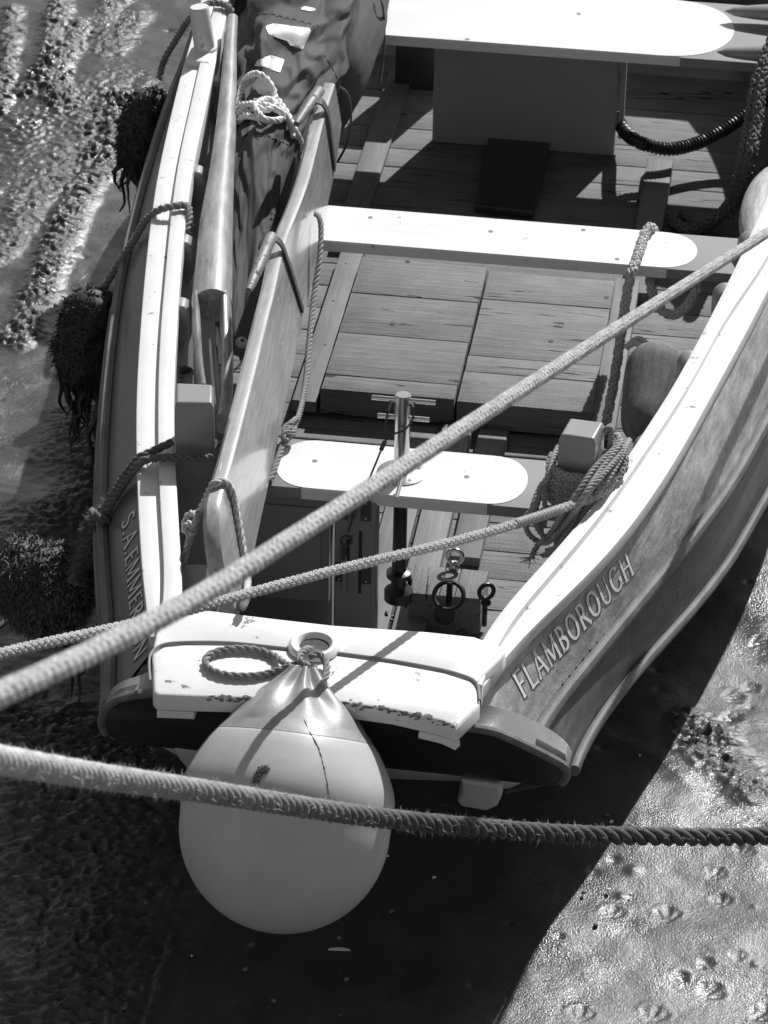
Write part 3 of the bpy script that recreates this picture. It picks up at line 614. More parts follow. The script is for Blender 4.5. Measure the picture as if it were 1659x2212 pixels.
# lettering, cut as flat flared strokes laid on the planking
def glyphs():
    def ln(x0,y0,x1,y1,w0,f=1.55):                         # straight stroke, flared at both ends
        d = A([x1-x0, y1-y0]); n = A([-d[1], d[0]])/np.hypot(*d); o = []
        for t, k in ((0,f),(.13,1),(.5,.95),(.87,1),(1,f)): c = A([x0,y0])+d*t; o.append((c+n*w0*k/2, c-n*w0*k/2))
        return [[o[i][0],o[i+1][0],o[i+1][1],o[i][1]] for i in range(4)]
    def arc(cx,cy,rx,ry,a0,a1,wv,wh,n=14):
        o = []
        for t in np.linspace(math.radians(a0), math.radians(a1), n):
            w_ = wv*abs(math.cos(t))+wh*abs(math.sin(t)); c = A([cx+rx*math.cos(t), cy+ry*math.sin(t)]); d = A([math.cos(t), math.sin(t)])
            o.append((c+d*w_/2, c-d*w_/2))
        return [[o[i][0],o[i+1][0],o[i+1][1],o[i][1]] for i in range(n-1)]
    K, T = .15, .08; g = {}
    g['F'] = (.62, ln(.15,0,.15,1,K)+ln(.12,.96,.60,.96,T,2)+ln(.15,.52,.5,.52,T,2))
    g['L'] = (.60, ln(.15,0,.15,1,K)+ln(.12,.04,.60,.04,T,2.2))
    g['A'] = (.80, ln(.08,0,.40,1,T)+ln(.72,0,.40,1,K)+ln(.2,.34,.6,.34,T,1))
    g['M'] = (.98, ln(.12,0,.15,1,T)+ln(.86,0,.83,1,K)+ln(.15,1,.49,.1,K,1)+ln(.83,1,.49,.1,T,1))
    g['B'] = (.66, ln(.15,0,.15,1,K)+arc(.24,.745,.24,.215,-90,90,K,T)+arc(.26,.27,.29,.235,-90,90,K,T)+ln(.12,.96,.26,.96,T,1)+ln(.15,.52,.28,.52,T,1)+ln(.12,.04,.28,.04,T,1))
    g['O'] = (.84, arc(.42,.5,.33,.46,0,360,K,T,26))
    g['R'] = (.72, ln(.15,0,.15,1,K)+arc(.26,.73,.25,.23,-90,90,K,T)+ln(.12,.96,.28,.96,T,1)+ln(.15,.5,.28,.5,T,1)+ln(.30,.5,.68,0,K))
    g['U'] = (.78, ln(.15,.3,.15,1,K)+ln(.64,.3,.64,1,T)+arc(.395,.3,.245,.28,180,360,.11,T))
    g['G'] = (.82, arc(.44,.5,.34,.46,40,325,K,T,22)+ln(.73,.08,.73,.44,K,1.3))
    g['H'] = (.80, ln(.15,0,.15,1,K)+ln(.66,0,.66,1,K)+ln(.15,.5,.66,.5,T,1))
    g['E'] = (.62, ln(.15,0,.15,1,K)+ln(.12,.96,.56,.96,T,2)+ln(.15,.52,.48,.52,T,2)+ln(.12,.04,.60,.04,T,2))
    g['S'] = (.60, arc(.30,.74,.19,.22,30,270,.11,.09)+arc(.30,.27,.21,.235,-150,90,.11,.09))
    g['N'] = (.82, ln(.14,0,.14,1,T)+ln(.70,0,.70,1,T)+ln(.14,1,.70,0,K,1))
    g['.'] = (.30, ln(.08,.07,.22,.07,.14,1))
    return g
GL = glyphs()
def lettering(text, bvh, b0, b1, u0, u1, slant=0, dsh=(.07,-.07)):
    tot = sum(GL[c][0]+.10 for c in text)-.10; x = 0
    for c in text:
        wd, quads = GL[c]; par = None
        for off, m, name, dd in ((.003, LETTER, 'letter', (0,0)), (.0015, LSHADE, 'drop_shade', dsh)):
            mb = MB()
            for q in quads:
                vs = []
                for gx, gy in q:
                    t = (x+gx+dd[0]+slant*gy)/tot; yy = gy+dd[1]
                    u = b0[0]+(b1[0]-b0[0])*t+(u0[0]*(1-t)+u1[0]*t)*yy; v = b0[1]+(b1[1]-b0[1])*t+(u0[1]*(1-t)+u1[1]*t)*yy
                    vs.append(hit(bvh, u, v, off))
                if all(p is not None for p in vs): mb.add(vs, [[0,1,2,3]])
            if mb.V:
                o = mb.build(name, m, par or boat, smooth=0); par = par or o
        x += wd+.10
bR, bL = topR.bvh(), topL.bvh()
lettering('FLAMBOROUGH', bR, (1130,1511), (1370,1238), (-27,-52), (-17,-46))
lettering('S.A.EMMERSON', bL, (264,1128), (292,1430), (28,-30), (27,-28), dsh=(.08,-.08))

# ------------------------------------------------------------ rudder lying on the thwarts
rud = thing('rudder', P(640,500,-.1), 'varnished rudder blade with iron pintles propped lengthwise across the thwarts', 'rudder')
ZR = .20
ridge = A([P(u,v,ZR) for u,v in [(712,215),(693,286),(676,361),(659,421),(633,481),(609,536),(601,608),(580,680),(562,760),(545,830),(520,930),(492,1036),(468,1110),(446,1180),(430,1240)]])
lower = A([P(u,v,ZT+.004) for u,v in [(738,300),(731,330),(722,373),(708,438),(684,560),(664,649),(640,755),(623,830),(605,921),(581,1036),(552,1166),(538,1238),(519,1324)]])
ysr = np.linspace(-.62, 3.10, 60); cr = ridge[np.argsort(ridge[:,1])]; cl = lower[np.argsort(lower[:,1])]
xr_ = np.interp(ysr, cr[:,1], cr[:,0]); xl_ = np.interp(ysr, cl[:,1], cl[:,0])
def smooth1(v, k=7): p = np.pad(v, k//2, 'edge'); return np.convolve(p, np.ones(k)/k, 'valid')
xr_, xl_ = smooth1(xr_), smooth1(xl_); RG_, TH = [], .058
for y, a, b in zip(ysr, xr_, xl_):
    t = np.clip((y+.62)/.30, 0, 1); zt = ZT+.02+(ZR-ZT-.02)*math.sin(t*math.pi/2)**.6 if t < 1 else ZR
    zl = ZT+.004
    if y > 2.9: zl = ZT+(y-2.9)*.5
    f = (zt-zl)/(ZR-ZT); a2 = b+(a-b)*min(1, max(.05,(zt-ZT)/(ZR-ZT)))
    RG_.append([(a2,y,zt),(a2-.012,y,zt+.006),(a2-TH+.012,y,zt+.004),(a2-TH,y,zt-.012),(b-TH,y,zl),(b-.004,y,zl),(b+.004,y,zl+.01),(b*.5+a2*.5+.004,y,(zl+zt)/2)])
G_ = A(RG_); grr = np.stack([G_[...,1], G_[...,2], G_[...,0]], -1)
bl = MB().loft(G_, gr=grr); bl.build('blade', VARN, rud, smooth=38); bvR = bl.bvh()
def pintle(ub, vb, ue, ve, arm):
    a, b = P(ub, vb, ZR+.05), P(ue, ve, ZR+.03); d = b-a
    m = MB().tube([a-d*.04, a, a+d*.5, a+d*.9, b], [.024,.026,.026,.020,.014], 14); m.build('pintle', IRON, rud, smooth=40)
    mb = MB(); c = [P(u, v, z) for u, v, z in arm]; w_ = d/np.linalg.norm(d)*.028
    R = [[q-w_-A([0,0,0]), q+w_, q+w_+A([.004,0,.006]), q-w_+A([.004,0,.006])] for q in spline(A(c), .02)]
    mb.loft(R); mb.build('strap', DIRON, rud, smooth=40)
def arm_from(u0, v0):                                      # over the leading edge and down the face
    y0 = P(u0, v0, ZR)[1]; xa_, xb_ = np.interp(y0, ysr, xr_), np.interp(y0, ysr, xl_)
    pts = [(xa_-TH-.035,y0,ZR-.02),(xa_-TH-.03,y0,ZR+.03),(xa_-TH*.6,y0,ZR+.055),(xa_-.01,y0,ZR+.035),(xa_+.007,y0,ZR-.01)]
    for t in (.3,.6,.85): pts.append((xa_+(xb_-xa_)*t+.008, y0, ZR+(ZT-ZR)*t))
    return pts
for (ub, vb, ue, ve, u0, v0, wd) in ((586,512,537,628,609,545,.022),(690,196,640,268,703,245,.03)):
    a, b = P(ub, vb, ZR+.06), P(ue, ve, ZR+.045); d = b-a
    MB().tube([a-d*.03, a, a+d*.5, a+d*.86, b], [.018,.0235,.0235,.019,.013], 14).build('pintle', IRON, rud, smooth=40)
    ap = spline(A(arm_from(u0, v0)), .02); wv = A([-.10,.995,0])*wd
    t, n_, bb = frames(ap); nn = np.cross(t, wv/np.linalg.norm(wv)); nn *= np.sign(nn[:, [2]]+.3*nn[:, [0]]+1e-6)
    R = [[q-wv, q+wv, q+wv+k*.008, q-wv+k*.008] for q, k in zip(ap, nn)]
    MB().loft(R).build('strap', DIRON, rud, smooth=40)

# ------------------------------------------------------------ spar with a slotted end
sp = thing('spar', P(470,500,-.1), 'thick round wooden spar with a slotted end lying inside the left gunwale', 'spar')
ax_ = spline(A(pz([(502,40,.10),(498,100,.09),(493,200,.075),(486,300,.06),(477,389,.045),(466,500,.025),(461,600,.005),(459,660,-.01)])), .04)
rad = np.interp(np.linspace(0,1,len(ax_)), [0,.1,.26,.42,.57,.74,.9,1], [.026,.028,.036,.045,.052,.068,.076,.079])
MB().tube(ax_, rad, 24).build('shaft', SPAR, sp, smooth=40)
for s, px in ((-1,[(424,655,-.01),(427,720,-.04),(432,790,-.08),(440,850,-.12)]), (1,[(484,655,-.01),(486,720,-.04),(488,790,-.08),(486,860,-.14),(478,915,-.18)])):
    c = spline(A(pz(px)), .03); R = []
    for i, q in enumerate(c):
        w_ = .030 if s > 0 else .020; h = .062*(1-.25*i/len(c))
        R.append([q+A([w_*math.cos(t)*(1 if math.cos(t)*s > 0 else .7), 0, h*math.sin(t)]) for t in np.arange(14)*2*math.pi/14])
    R = A(R); MB().loft(R, gr=np.stack([R[...,1], R[...,0], R[...,2]], -1)).build('fork_prong', SPAR, sp, smooth=50)
c = spline(A(pz([(456,735,-.09),(460,800,-.13),(468,880,-.18)])), .03); MB().tube(c, .014, 8).build('slot_wedge', SPAR, sp)

# ------------------------------------------------------------ folded sail
sail = thing('folded_sail', P(620,200,-.2), 'dark tarpaulin-like sail bundle with white printed blocks, bunched beside the spar', 'sail')
sc_ = [(700,-140,.02,.31,.24),(668,-40,.0,.30,.24),(655,60,-.01,.285,.23),(632,150,-.02,.25,.21),(595,250,-.04,.185,.18),(566,340,-.06,.145,.16),(548,450,-.12,.13,.13),(538,560,-.20,.125,.11),(525,680,-.28,.11,.10),(510,800,-.36,.07,.07)]
cpath = spline(A([[*P(u,v,z), rx, rz] for u,v,z,rx,rz in sc_]), .018); nS, nT = len(cpath), 190
th = np.linspace(-math.pi*.28, math.pi*1.28, nT); S = np.linspace(0,1,nS)[:,None]; T = th[None,:]
def ridged(x): return 1-2*np.abs((x % 1)-.5)*1.0
def fold(x, sh=.5): f = x % 1; return np.where(f < sh, f/sh, (1-f)/(1-sh))
wob = fbm(S*6+0*T, T*1.2+0*S, 3, 1)
lon = .23*fold(T*.62+.5*wob+S*1.1, .8)+.08*fold(T*1.5-S*2+wob, .3)
crs = .21*fold(S*8+.8*np.sin(T*1.1+2)+.6*fbm(S*4+0*T, T*1.5+0*S, 3, 2), .8)*np.clip(np.cos(T-1.9)*1.2, 0, 1)*np.clip(1.3-abs(S-.42)*2.4,.15,1)
rad_ = 1-.24+lon+crs+.07*fbm(S*5+0*T, T*1.6+0*S, 3, 3)+.10*fold(S*17+1.6*fbm(S*3+0*T, T*1.8+0*S, 3, 5)+.9*T, .85)*np.clip(fbm(S*4+3+0*T, T*1.3+0*S, 2, 0)*2+.45, 0, 1)
px_ = np.stack([cpath[:,0,None]+cpath[:,3,None]*np.cos(T)*rad_, cpath[:,1,None]+0*T+.05*fbm(S*8+0*T,T*2+0*S,2,5), cpath[:,2,None]+cpath[:,4,None]*np.sin(T)*rad_], -1)
sm_ = MB().grid(px_); sm_.build('cloth', CLOTH, sail, smooth=180); bvS = sm_.bvh()
# second roll on the right with torn edge
sc2 = [(790,-120,.02,.14,.17),(785,-20,.02,.13,.16),(772,70,.0,.115,.14),(750,150,-.05,.10,.12),(728,215,-.14,.085,.10),(712,270,-.26,.06,.07)]
c2 = spline(A([[*P(u,v,z), rx, rz] for u,v,z,rx,rz in sc2]), .018); n2 = len(c2); S2 = np.linspace(0,1,n2)[:,None]; T2 = np.linspace(-1.2, 4.3, 90)[None,:]
r2_ = .92+.14*fold(T2*.8+S2*.8+.4*fbm(S2*3+0*T2,T2+0*S2,2,2), .6)+.09*fbm(S2*7+0*T2, T2*2+0*S2, 4, 1)
q2 = np.stack([c2[:,0,None]+c2[:,3,None]*np.cos(T2)*r2_, c2[:,1,None]+0*T2, c2[:,2,None]+c2[:,4,None]*np.sin(T2)*r2_], -1)
MB().grid(q2).build('cloth_roll', CLOTH, sail, smooth=180)
def decal(bv, poly, off, m, name, parent, st=5):
    p = A(poly, float); n = len(p); us = np.arange(p[:,0].min(), p[:,0].max()+st, st); vs = np.arange(p[:,1].min(), p[:,1].max()+st, st)
    # rows between the left and right outline
    mb = MB(); rows = []
    for v in np.linspace(p[:,1].min()+.2, p[:,1].max()-.2, max(3, len(vs))):
        xs = []
        for i in range(n):
            a, b = p[i], p[(i+1) % n]
            if (a[1] <= v) != (b[1] <= v): xs.append(a[0]+(v-a[1])/(b[1]-a[1])*(b[0]-a[0]))
        if len(xs) < 2: continue
        row = [hit(bv, u, v, off) for u in np.linspace(min(xs), max(xs), 16)]
        if all(q is not None for q in row): rows.append(row)
    if len(rows) > 1: return mb.grid(A(rows)).build(name, m, parent, smooth=180)
decal(bvS, [(572,58),(590,52),(672,62),(652,108),(625,98),(622,90),(580,76)], .004, CLOTHW, 'printed_block', sail)
decal(bvS, [(560,128),(585,120),(614,130),(604,158),(575,150),(570,143),(548,146)], .004, CLOTHW, 'printed_block', sail)
decal(bvS, [(648,20),(656,15),(674,16),(682,22),(672,26),(654,25)], .004, CLOTHW, 'printed_dot', sail)
decal(bvS, [(520,282),(548,270),(552,275),(522,298)], .004, CLOTHW, 'printed_stripe', sail)
def stitches(bv, line, name='seam_stitching', dn=8):
    q = spline(A([[u,v,0] for u,v in line]), dn); mb = MB()
    for i in range(len(q)-1):
        a = hit(bv, q[i][0]+(2 if i % 2 else -2)*.6, q[i][1]+(2 if i % 2 else -2), .003); b = hit(bv, q[i][0]*.3+q[i+1][0]*.7, q[i][1]*.3+q[i+1][1]*.7, .003)
        if a is not None and b is not None and np.linalg.norm(a-b) < .1: mb.tube([a, b], .0022, 4)
    if mb.V: mb.build(name, STITCH, sail)
stitches(bvS, [(525,40),(570,30),(620,40),(690,58)]); stitches(bvS, [(700,120),(720,150),(735,190)]); stitches(bvS, [(545,300),(580,295),(625,312)])
stitches(bvS, [(588,462),(600,468),(612,474)]); stitches(bvS, [(585,474),(598,480),(610,486)]); stitches(bvS, [(582,490),(596,496),(606,502)])

# white rope tangle on the sail
wr = MB()
def onsail(px, lift): 
    o = []
    for i, (u, v) in enumerate(px):
        h_ = hit(bvS, u, v, .0)
        if h_ is None: h_ = P(u, v, .1)
        o.append(h_+A([0,-.5,.85])*(lift[i] if isinstance(lift, list) else lift))
    return o
laid(wr, onsail([(512,262),(515,230),(530,190),(555,178),(580,190),(595,215),(590,235),(570,245)], [.01,.015,.05,.07,.06,.04,.03,.02]), .0155, pitch=6)
laid(wr, onsail([(508,268),(530,240),(560,228),(590,228),(612,250),(630,280),(636,300)], [.02,.03,.035,.04,.03,.02,.01]), .0155, pitch=6)
laid(wr, onsail([(512,250),(540,250),(570,240),(600,250),(615,262),(590,272),(560,268),(530,262),(515,270)], [.02,.03,.05,.045,.03,.04,.05,.04,.02]), .0155, pitch=6)
laid(wr, onsail([(520,235),(550,238),(575,255),(600,240),(580,228),(555,250),(575,272),(605,270)], [.03,.045,.06,.05,.05,.07,.05,.03]), .0155, pitch=6)
laid(wr, onsail([(600,222),(622,255),(640,292),(650,310)], [.03,.03,.02,.01]), .0155, pitch=6)
wr.build('rope', ROPEW, smooth=60, label='white three-strand rope tangled round the folded sail', category='rope')

# ------------------------------------------------------------ buoy hung over the stern
nk = P(657,1440,.075); bc = P(615,1788,-.34); ye = P(650,1512,0)[1]
buoy = thing('buoy', bc-A([0,0,.37]), 'large pale pear-shaped buoy with a dark neck hanging over the stern board', 'buoy')
axb = nk-bc; LB = np.linalg.norm(axb); axb /= LB; RB = .349
prof = [(.002,-RB)]+[(RB*math.sin(t), -RB*math.cos(t)) for t in np.linspace(.12, math.pi*.5, 20)]
BUOY.node_tree.nodes['Principled BSDF'].inputs['Subsurface Weight'].default_value = .3; BUOY.node_tree.nodes['Principled BSDF'].inputs['Subsurface Scale'].default_value = .06
hs_ = A([0,.25,.48,.64,.756,.87,.94,1.0])*LB; rs_ = A([RB,.350,.294,.226,.168,.098,.062,.036])
pc = spline(np.column_stack([rs_, hs_, 0*hs_]), .012); prof += [(r, h) for r, h, _ in pc[1:]]
nb = 96
def buoy_rings(pr):
    a = np.cross(axb, [1,0,0]); a /= np.linalg.norm(a); b = np.cross(axb, a); R = []
    for r, h in pr:
        row = []
        for t in np.arange(nb)*2*math.pi/nb:
            k = max(0, (h-(LB-.20))/.15); rr_ = r*(1+min(1,k)*.17*math.sin(8*t+nse(h*9)*1.2)+.10*min(1,k)*math.sin(3*t+1))
            row.append(bc+axb*h+rr_*(a*math.cos(t)+b*math.sin(t)))
        R.append(row)
    return R
cut = [i for i, (r, h) in enumerate(prof) if h > LB-.235][0]
bm = MB().loft(buoy_rings(prof[:cut+1])); bm.build('body', BUOY, buoy, smooth=60)
full = MB().loft(buoy_rings(prof)); bvB = full.bvh()
fine_ = spline(A([[r,h,0] for r, h in prof[cut:]]), .006)
MB().loft(buoy_rings([(r+.0012,h) for r, h, _ in fine_])).build('neck', BUOYD, buoy, smooth=60)
def blot(px, r, n=60, off=.002):
    mb = MB()
    for i in range(n):
        j = rng.integers(0, len(px)-1); t = rng.random(); u = px[j][0]*(1-t)+px[j+1][0]*t+rng.normal(0,r); v = px[j][1]*(1-t)+px[j+1][1]*t+rng.normal(0,r)
        q = hit(bvB, u, v, off)
        if q is None: continue
        s = rng.uniform(.0012,.0034); mb.lathe([(s,-s*.5),(s*.8,s*.6),(s*.3,s)], q, (rng.normal(0,.5),-1,rng.normal(.3,.5)), 5)
    return mb
blot([(552,1690),(558,1672),(570,1664),(576,1660)], 4.0, 260).build('barnacles', STAIN, buoy, kind='stuff')
mb = MB(); cr_ = [(655,1552),(668,1580),(685,1610),(698,1650),(708,1700),(713,1740),(714,1780)]
cq = [hit(bvB, q[0]+rng.normal(0,.5), q[1], .0005) for q in spline(A([[u,v,0] for u,v in cr_]), 6)]
cq = A([q for q in cq if q is not None]); mb.tube(cq, .0008+.0030*rng.random(len(cq))**2.5, 5)
mb.build('scuff_line', IRON, buoy, smooth=60)
# its lanyard
lm = MB(); zl_ = zc+.012
laid(lm, pz([(655,1428,zl_+.03),(625,1440,zl_+.02),(590,1452,zl_),(545,1460,zl_),(490,1458,zl_),(455,1446,zl_),(444,1428,zl_),(458,1411,zl_),(500,1402,zl_),(550,1403,zl_),(590,1415,zl_),(615,1432,zl_+.015),(640,1445,zl_+.03),(655,1440,zl_+.04)]), .0135)
laid(lm, pz([(672,1404,zc-.0),(664,1402,zl_+.02),(650,1412,zl_+.04),(648,1428,zl_+.05),(668,1440,zl_+.04)]), .0135)
laid(lm, pz([(668,1418,zl_+.03),(690,1414,zl_+.025),(705,1434,zl_+.012),(703,1462,zl_+.01),(690,1478,zl_+.005),(683,1460,zl_+.01),(678,1440,zl_+.02)]), .0135)
lm.build('lanyard', ROPEM, smooth=60, label='grey laid rope looped in an oval on the white stern board', category='rope')

# ------------------------------------------------------------ mooring ropes
pS, pA = A([1.30,1.56,-.15]), A([1.10,.53,-.22])             # its shadow runs along the right hull side
nP = np.cross(SUN, pS-pA)
def onplane(u, v): d = ray(u, v); return CAM+d*(np.dot(pS-CAM, nP)/np.dot(d, nP))
rp1 = [onplane(u, v) for u, v in ((-60,1532),(0,1500),(200,1408),(430,1288),(640,1156),(870,1009),(1250,762),(1480,615),(1659,502),(1745,448))]
dd = (rp1[-1]-rp1[-3])/np.linalg.norm(rp1[-1]-rp1[-3]); rp1 += [rp1[-1]+dd*2.2, rp1[-1]+dd*4.6]
p1 = braid(m1 := MB(), rp1, .0152, n=6, pitch=6.5, step=.2, sides=5)
fuzz(m1, p1, .0148, 900, .008)
m1.build('mooring_rope', ROPEL, smooth=60, label='long pale braided rope crossing diagonally over the whole boat', category='rope')
m2 = MB(); p2 = braid(m2, pz([(-60,1428,.92),(60,1398,.84),(340,1335,.66),(700,1238,.43),(965,1174,.25),(1110,1133,.14),(1200,1103,.08),(1262,1082,.05),(1308,1060,.04),(1325,1030,.06)]), .0165, n=8, pitch=7)
fuzz(m2, p2, .0165, 900, .010)
m2.build('mooring_rope', ROPEL, smooth=60, label='pale braided rope with a whipped collar leading from right bitt across the stern', category='rope')
wp = spline(A(pz([(1112,1132,.14),(1160,1117,.108),(1205,1102,.078)])), .004); mw = MB()
mw.tube(wp, .0185+.0012*np.sin(np.arange(len(wp))*2.4), 14)
root2 = bpy.data.objects['mooring_rope.001'] if 'mooring_rope.001' in bpy.data.objects else None
mw.build('whipping', WHIP, root2, smooth=30)
m3 = MB(); p3 = laid(m3, [PD(u, v, d) for u, v, d in ((-80,1628,6.1),(0,1642,6.4),(200,1675,7.2),(430,1708,8.1),(830,1768,9.3),(1200,1800,10.1),(1500,1808,10.5),(1659,1806,10.7),(1760,1800,10.8))], .028, pitch=5.2, step=.35, sides=8)
fuzz(m3, p3, .028, 2600, .016)
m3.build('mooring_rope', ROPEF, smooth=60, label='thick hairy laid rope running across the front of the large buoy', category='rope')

# rope coil on the right bitt
ck = MB(); zq = .05
bx = A(PL([(1230,900),(1308,910),(1286,950),(1207,939)], .24)); bcn = bx.mean(0)
for i in range(5):
    z_ = -.02+.030*i; ring = []
    for t in np.linspace(0, 2*math.pi, 26): ring.append((bcn[0]+.105*math.copysign(abs(math.cos(t))**.75, math.cos(t)), bcn[1]-.02+.10*math.copysign(abs(math.sin(t))**.75, math.sin(t)), z_+.004*math.sin(t*2)))
    braid(ck, ring, .017, n=5, pitch=7)
braid(ck, pz([(1262,1082,.05),(1300,1062,.03),(1330,1035,.05),(1348,1005,.07),(1340,985,.09),(1310,1000,.11)]), .017, n=5, pitch=7)
ck.build('rope_turns', ROPEG, smooth=60, label='braided rope turns wrapped round the right bitt', category='rope')
hk = MB()
hanks = [[(1305,935,.21),(1316,920,.23),(1320,935,.2),(1316,975,.12)],
 [(1318,945,.16),(1335,940,.17),(1330,965,.16),(1285,1010,.14),(1250,1060,.10),(1215,1110,.02),(1190,1150,-.10),(1160,1180,-.18),(1148,1205,-.22)],
 [(1338,948,.15),(1340,960,.16),(1305,1005,.14),(1268,1060,.12),(1240,1105,.05),(1215,1140,-.05),(1185,1170,-.14),(1160,1168,-.16),(1140,1150,-.12),(1135,1120,-.06),(1150,1100,.0)],
 [(1345,955,.14),(1336,985,.14),(1290,1040,.13),(1252,1090,.06),(1230,1140,-.05),(1205,1180,-.14),(1180,1190,-.18)],
 [(1360,950,.10),(1352,968,.12),(1335,1000,.12),(1310,1040,.10),(1280,1080,.04),(1250,1130,-.06),(1225,1170,-.16)],
 [(1206,965,.12),(1195,990,.12),(1183,1030,.10),(1168,1050,.06),(1152,1090,.02),(1148,1110,-.02),(1160,1140,-.08),(1180,1165,-.14)],
 [(1205,1000,.08),(1190,1030,.06),(1175,1060,.03),(1178,1100,-.03),(1175,1140,-.1)],
 [(1180,1045,.04),(1165,1075,.0),(1158,1110,-.05),(1170,1150,-.12)],
 [(1240,1150,-.05),(1200,1190,-.16),(1172,1200,-.22)], [(1260,1130,-.03),(1215,1185,-.16),(1195,1200,-.22)]]
for h_ in hanks: laid(hk, pz(h_), .0115, pitch=5, step=.7)
for i in range(16):
    a = P(1148,1203,-.22); d = A([rng.normal(-.02,.03), rng.normal(-.01,.02), -.03*rng.random()-.01])*.7; hk.tube([a, a+d*.5, a+d], .0016, 4)
hk.build('rope_hank', ROPEG, smooth=60, label='grey thin rope hank with frayed end hanging from right bitt', category='rope')

# braided rope over the middle thwart
br = MB()
braid(br, pz([(1412,515,-.30),(1412,500,-.14),(1405,491,-.072),(1394,502,-.070),(1384,535,-.072),(1372,568,-.074),(1363,592,-.088),(1356,625,-.16),(1346,690,-.28),(1336,760,-.42),(1325,830,-.56),(1312,900,-.70),(1306,930,-.78)]), .0195, n=5, pitch=7)
braid(br, pz([(1412,515,-.30),(1404,590,-.20),(1412,640,-.26),(1430,670,-.30),(1455,680,-.30),(1485,660,-.25),(1505,628,-.20),(1540,590,-.18),(1570,570,-.17)]), .0195, n=5, pitch=7)
br.build('braided_rope', ROPEL, smooth=60, label='pale flat-braided rope draped over the middle thwart near its right end', category='rope')
# heavy dark braid at the top right
bt2 = MB()
braid(bt2, pz([(1680,60,.05),(1659,110,.0),(1636,170,-.08),(1618,270,-.22),(1604,350,-.34),(1588,410,-.62),(1560,462,-.75),(1520,490,-.79),(1480,494,-.79),(1456,478,-.79),(1458,464,-.79),(1478,462,-.79),(1500,478,-.79),(1530,480,-.75),(1570,450,-.70),(1620,395,-.62),(1670,350,-.55)]), .0255, n=5, pitch=7)
braid(bt2, pz([(1690,80,.05),(1650,170,-.06),(1634,270,-.20),(1618,350,-.32),(1596,420,-.64),(1570,470,-.74)]), .0255, n=5, pitch=7)
bt2.build('braided_rope', ROPED, smooth=60, label='dark heavy braided rope hanging in a bight at the top right', category='rope')
# black corrugated hose
hs = MB(); hp = spline(A([PY(1290,205,4.86), PY(1326,245,4.84), PY(1344,276,4.74)]+pz([(1366,299,-.61),(1400,314,-.64),(1450,322,-.66),(1510,308,-.66),(1560,283,-.63),(1610,250,-.58),(1670,205,-.50)])), .006)
hs.tube(hp, .031+.0035*np.sin(np.arange(len(hp))*2*math.pi/3.2), 18); hs.build('hose', HOSE, smooth=50, label='black ribbed hose sagging from the dark box to the right side', category='hose')
# rudder lanyard
rl_ = MB()
laid(rl_, pz([(682,462,.10),(690,470,.11),(694,500,.08),(690,560,.02),(678,640,-.06),(668,740,-.12),(660,830,-.15),(648,890,-.12),(634,925,-.085),(618,945,-.075),(606,975,-.075),(594,1010,-.08),(582,1040,-.09)]), .0125)
laid(rl_, pz([(640,905,-.08),(628,915,-.05),(615,925,-.05),(618,940,-.05),(632,938,-.045),(636,925,-.05),(622,930,-.04),(612,945,-.05),(622,955,-.06)]), .0125)
rl_.build('lanyard', ROPEM, smooth=60, label='laid rope lanyard knotted below the middle thwart, hanging from the rudder blade', category='rope')
re_ = MB()
def onrud(px, off): return [hit(bvR, u, v, off) if hit(bvR, u, v, off) is not None else P(u, v, .1) for u, v in px]
laid(re_, [P(408,1170,-.05), P(424,1120,.04), P(446,1075,.15), P(458,1048,.215), P(470,1040,.225)]+onrud([(484,1046),(495,1065),(503,1100),(512,1150),(520,1200),(528,1250),(532,1290)], .012)+[P(524,1312,-.08)], .014)
laid(re_, pz([(398,1150,.0),(402,1120,.03),(415,1108,.06),(425,1118,.07),(418,1135,.05),(404,1130,.05),(400,1145,.03),(412,1155,.02),(424,1140,.03)]), .013)
laid(re_, pz([(412,1150,.0),(405,1180,-.06),(396,1215,-.14)]), .013)
re_.build('rope', ROPEL, smooth=60, label='pale laid rope looped over the near tip of the rudder blade', category='rope')
# thin cords by the sail
for px, lb in (([(733,188,.10),(745,196,.08),(755,215,.0),(758,250,-.12),(755,290,-.26),(745,320,-.5),(730,348,-.72)], 'thin dark cord dangling beyond the upper pintle strap to the floor'),
               ([(818,-20,.16),(826,10,.12),(830,50,.02),(830,95,-.08),(826,140,-.18),(820,182,-.26)], 'thin cord hanging from the sail edge in front of the upper thwart')):
    c = MB(); laid(c, pz(px), .0062, pitch=6); c.build('cord', ROPED, smooth=60, label=lb, category='cord')
# wire strop on the pump
wi = MB(); yp = fl[1]
w1 = [PY(874,930,yp-.04), PY(890,908,yp-.045), PY(893,888,yp-.03), PY(888,872,yp+.02), PY(850,868,yp+.02), PY(838,890,yp-.02), PY(834,920,yp-.04), PY(834,948,yp-.05)]
laid(wi, w1, .0042, pitch=6); laid(wi, [w1[0], PY(850,938,yp-.05), PY(834,950,yp-.05)], .0042, pitch=6)
laid(wi, [PY(834,950,yp-.05), PY(826,965,yp-.06), P(812,1000,-.06), P(797,1036,-.085), P(784,1062,-.09), PY(772,1095,.245), PY(760,1125,.24), PY(752,1150,.24)], .0042, pitch=6)
wi.tube([PY(832,952,yp-.05), PY(823,972,yp-.06)], .0085, 10)
wi.tube([PY(770,1090,.243), PY(762,1118,.243)], .0085, 10)
wi.torus(PY(748,1168,.235), (.3,-1,.1), .020, .005, 18, 8); wi.box(PY(741,1196,.235), (.008,.005,.024))
wi.build('wire_strop', DIRON, smooth=50, label='twisted wire strop looped round the steel pump post, shackled below', category='wire')

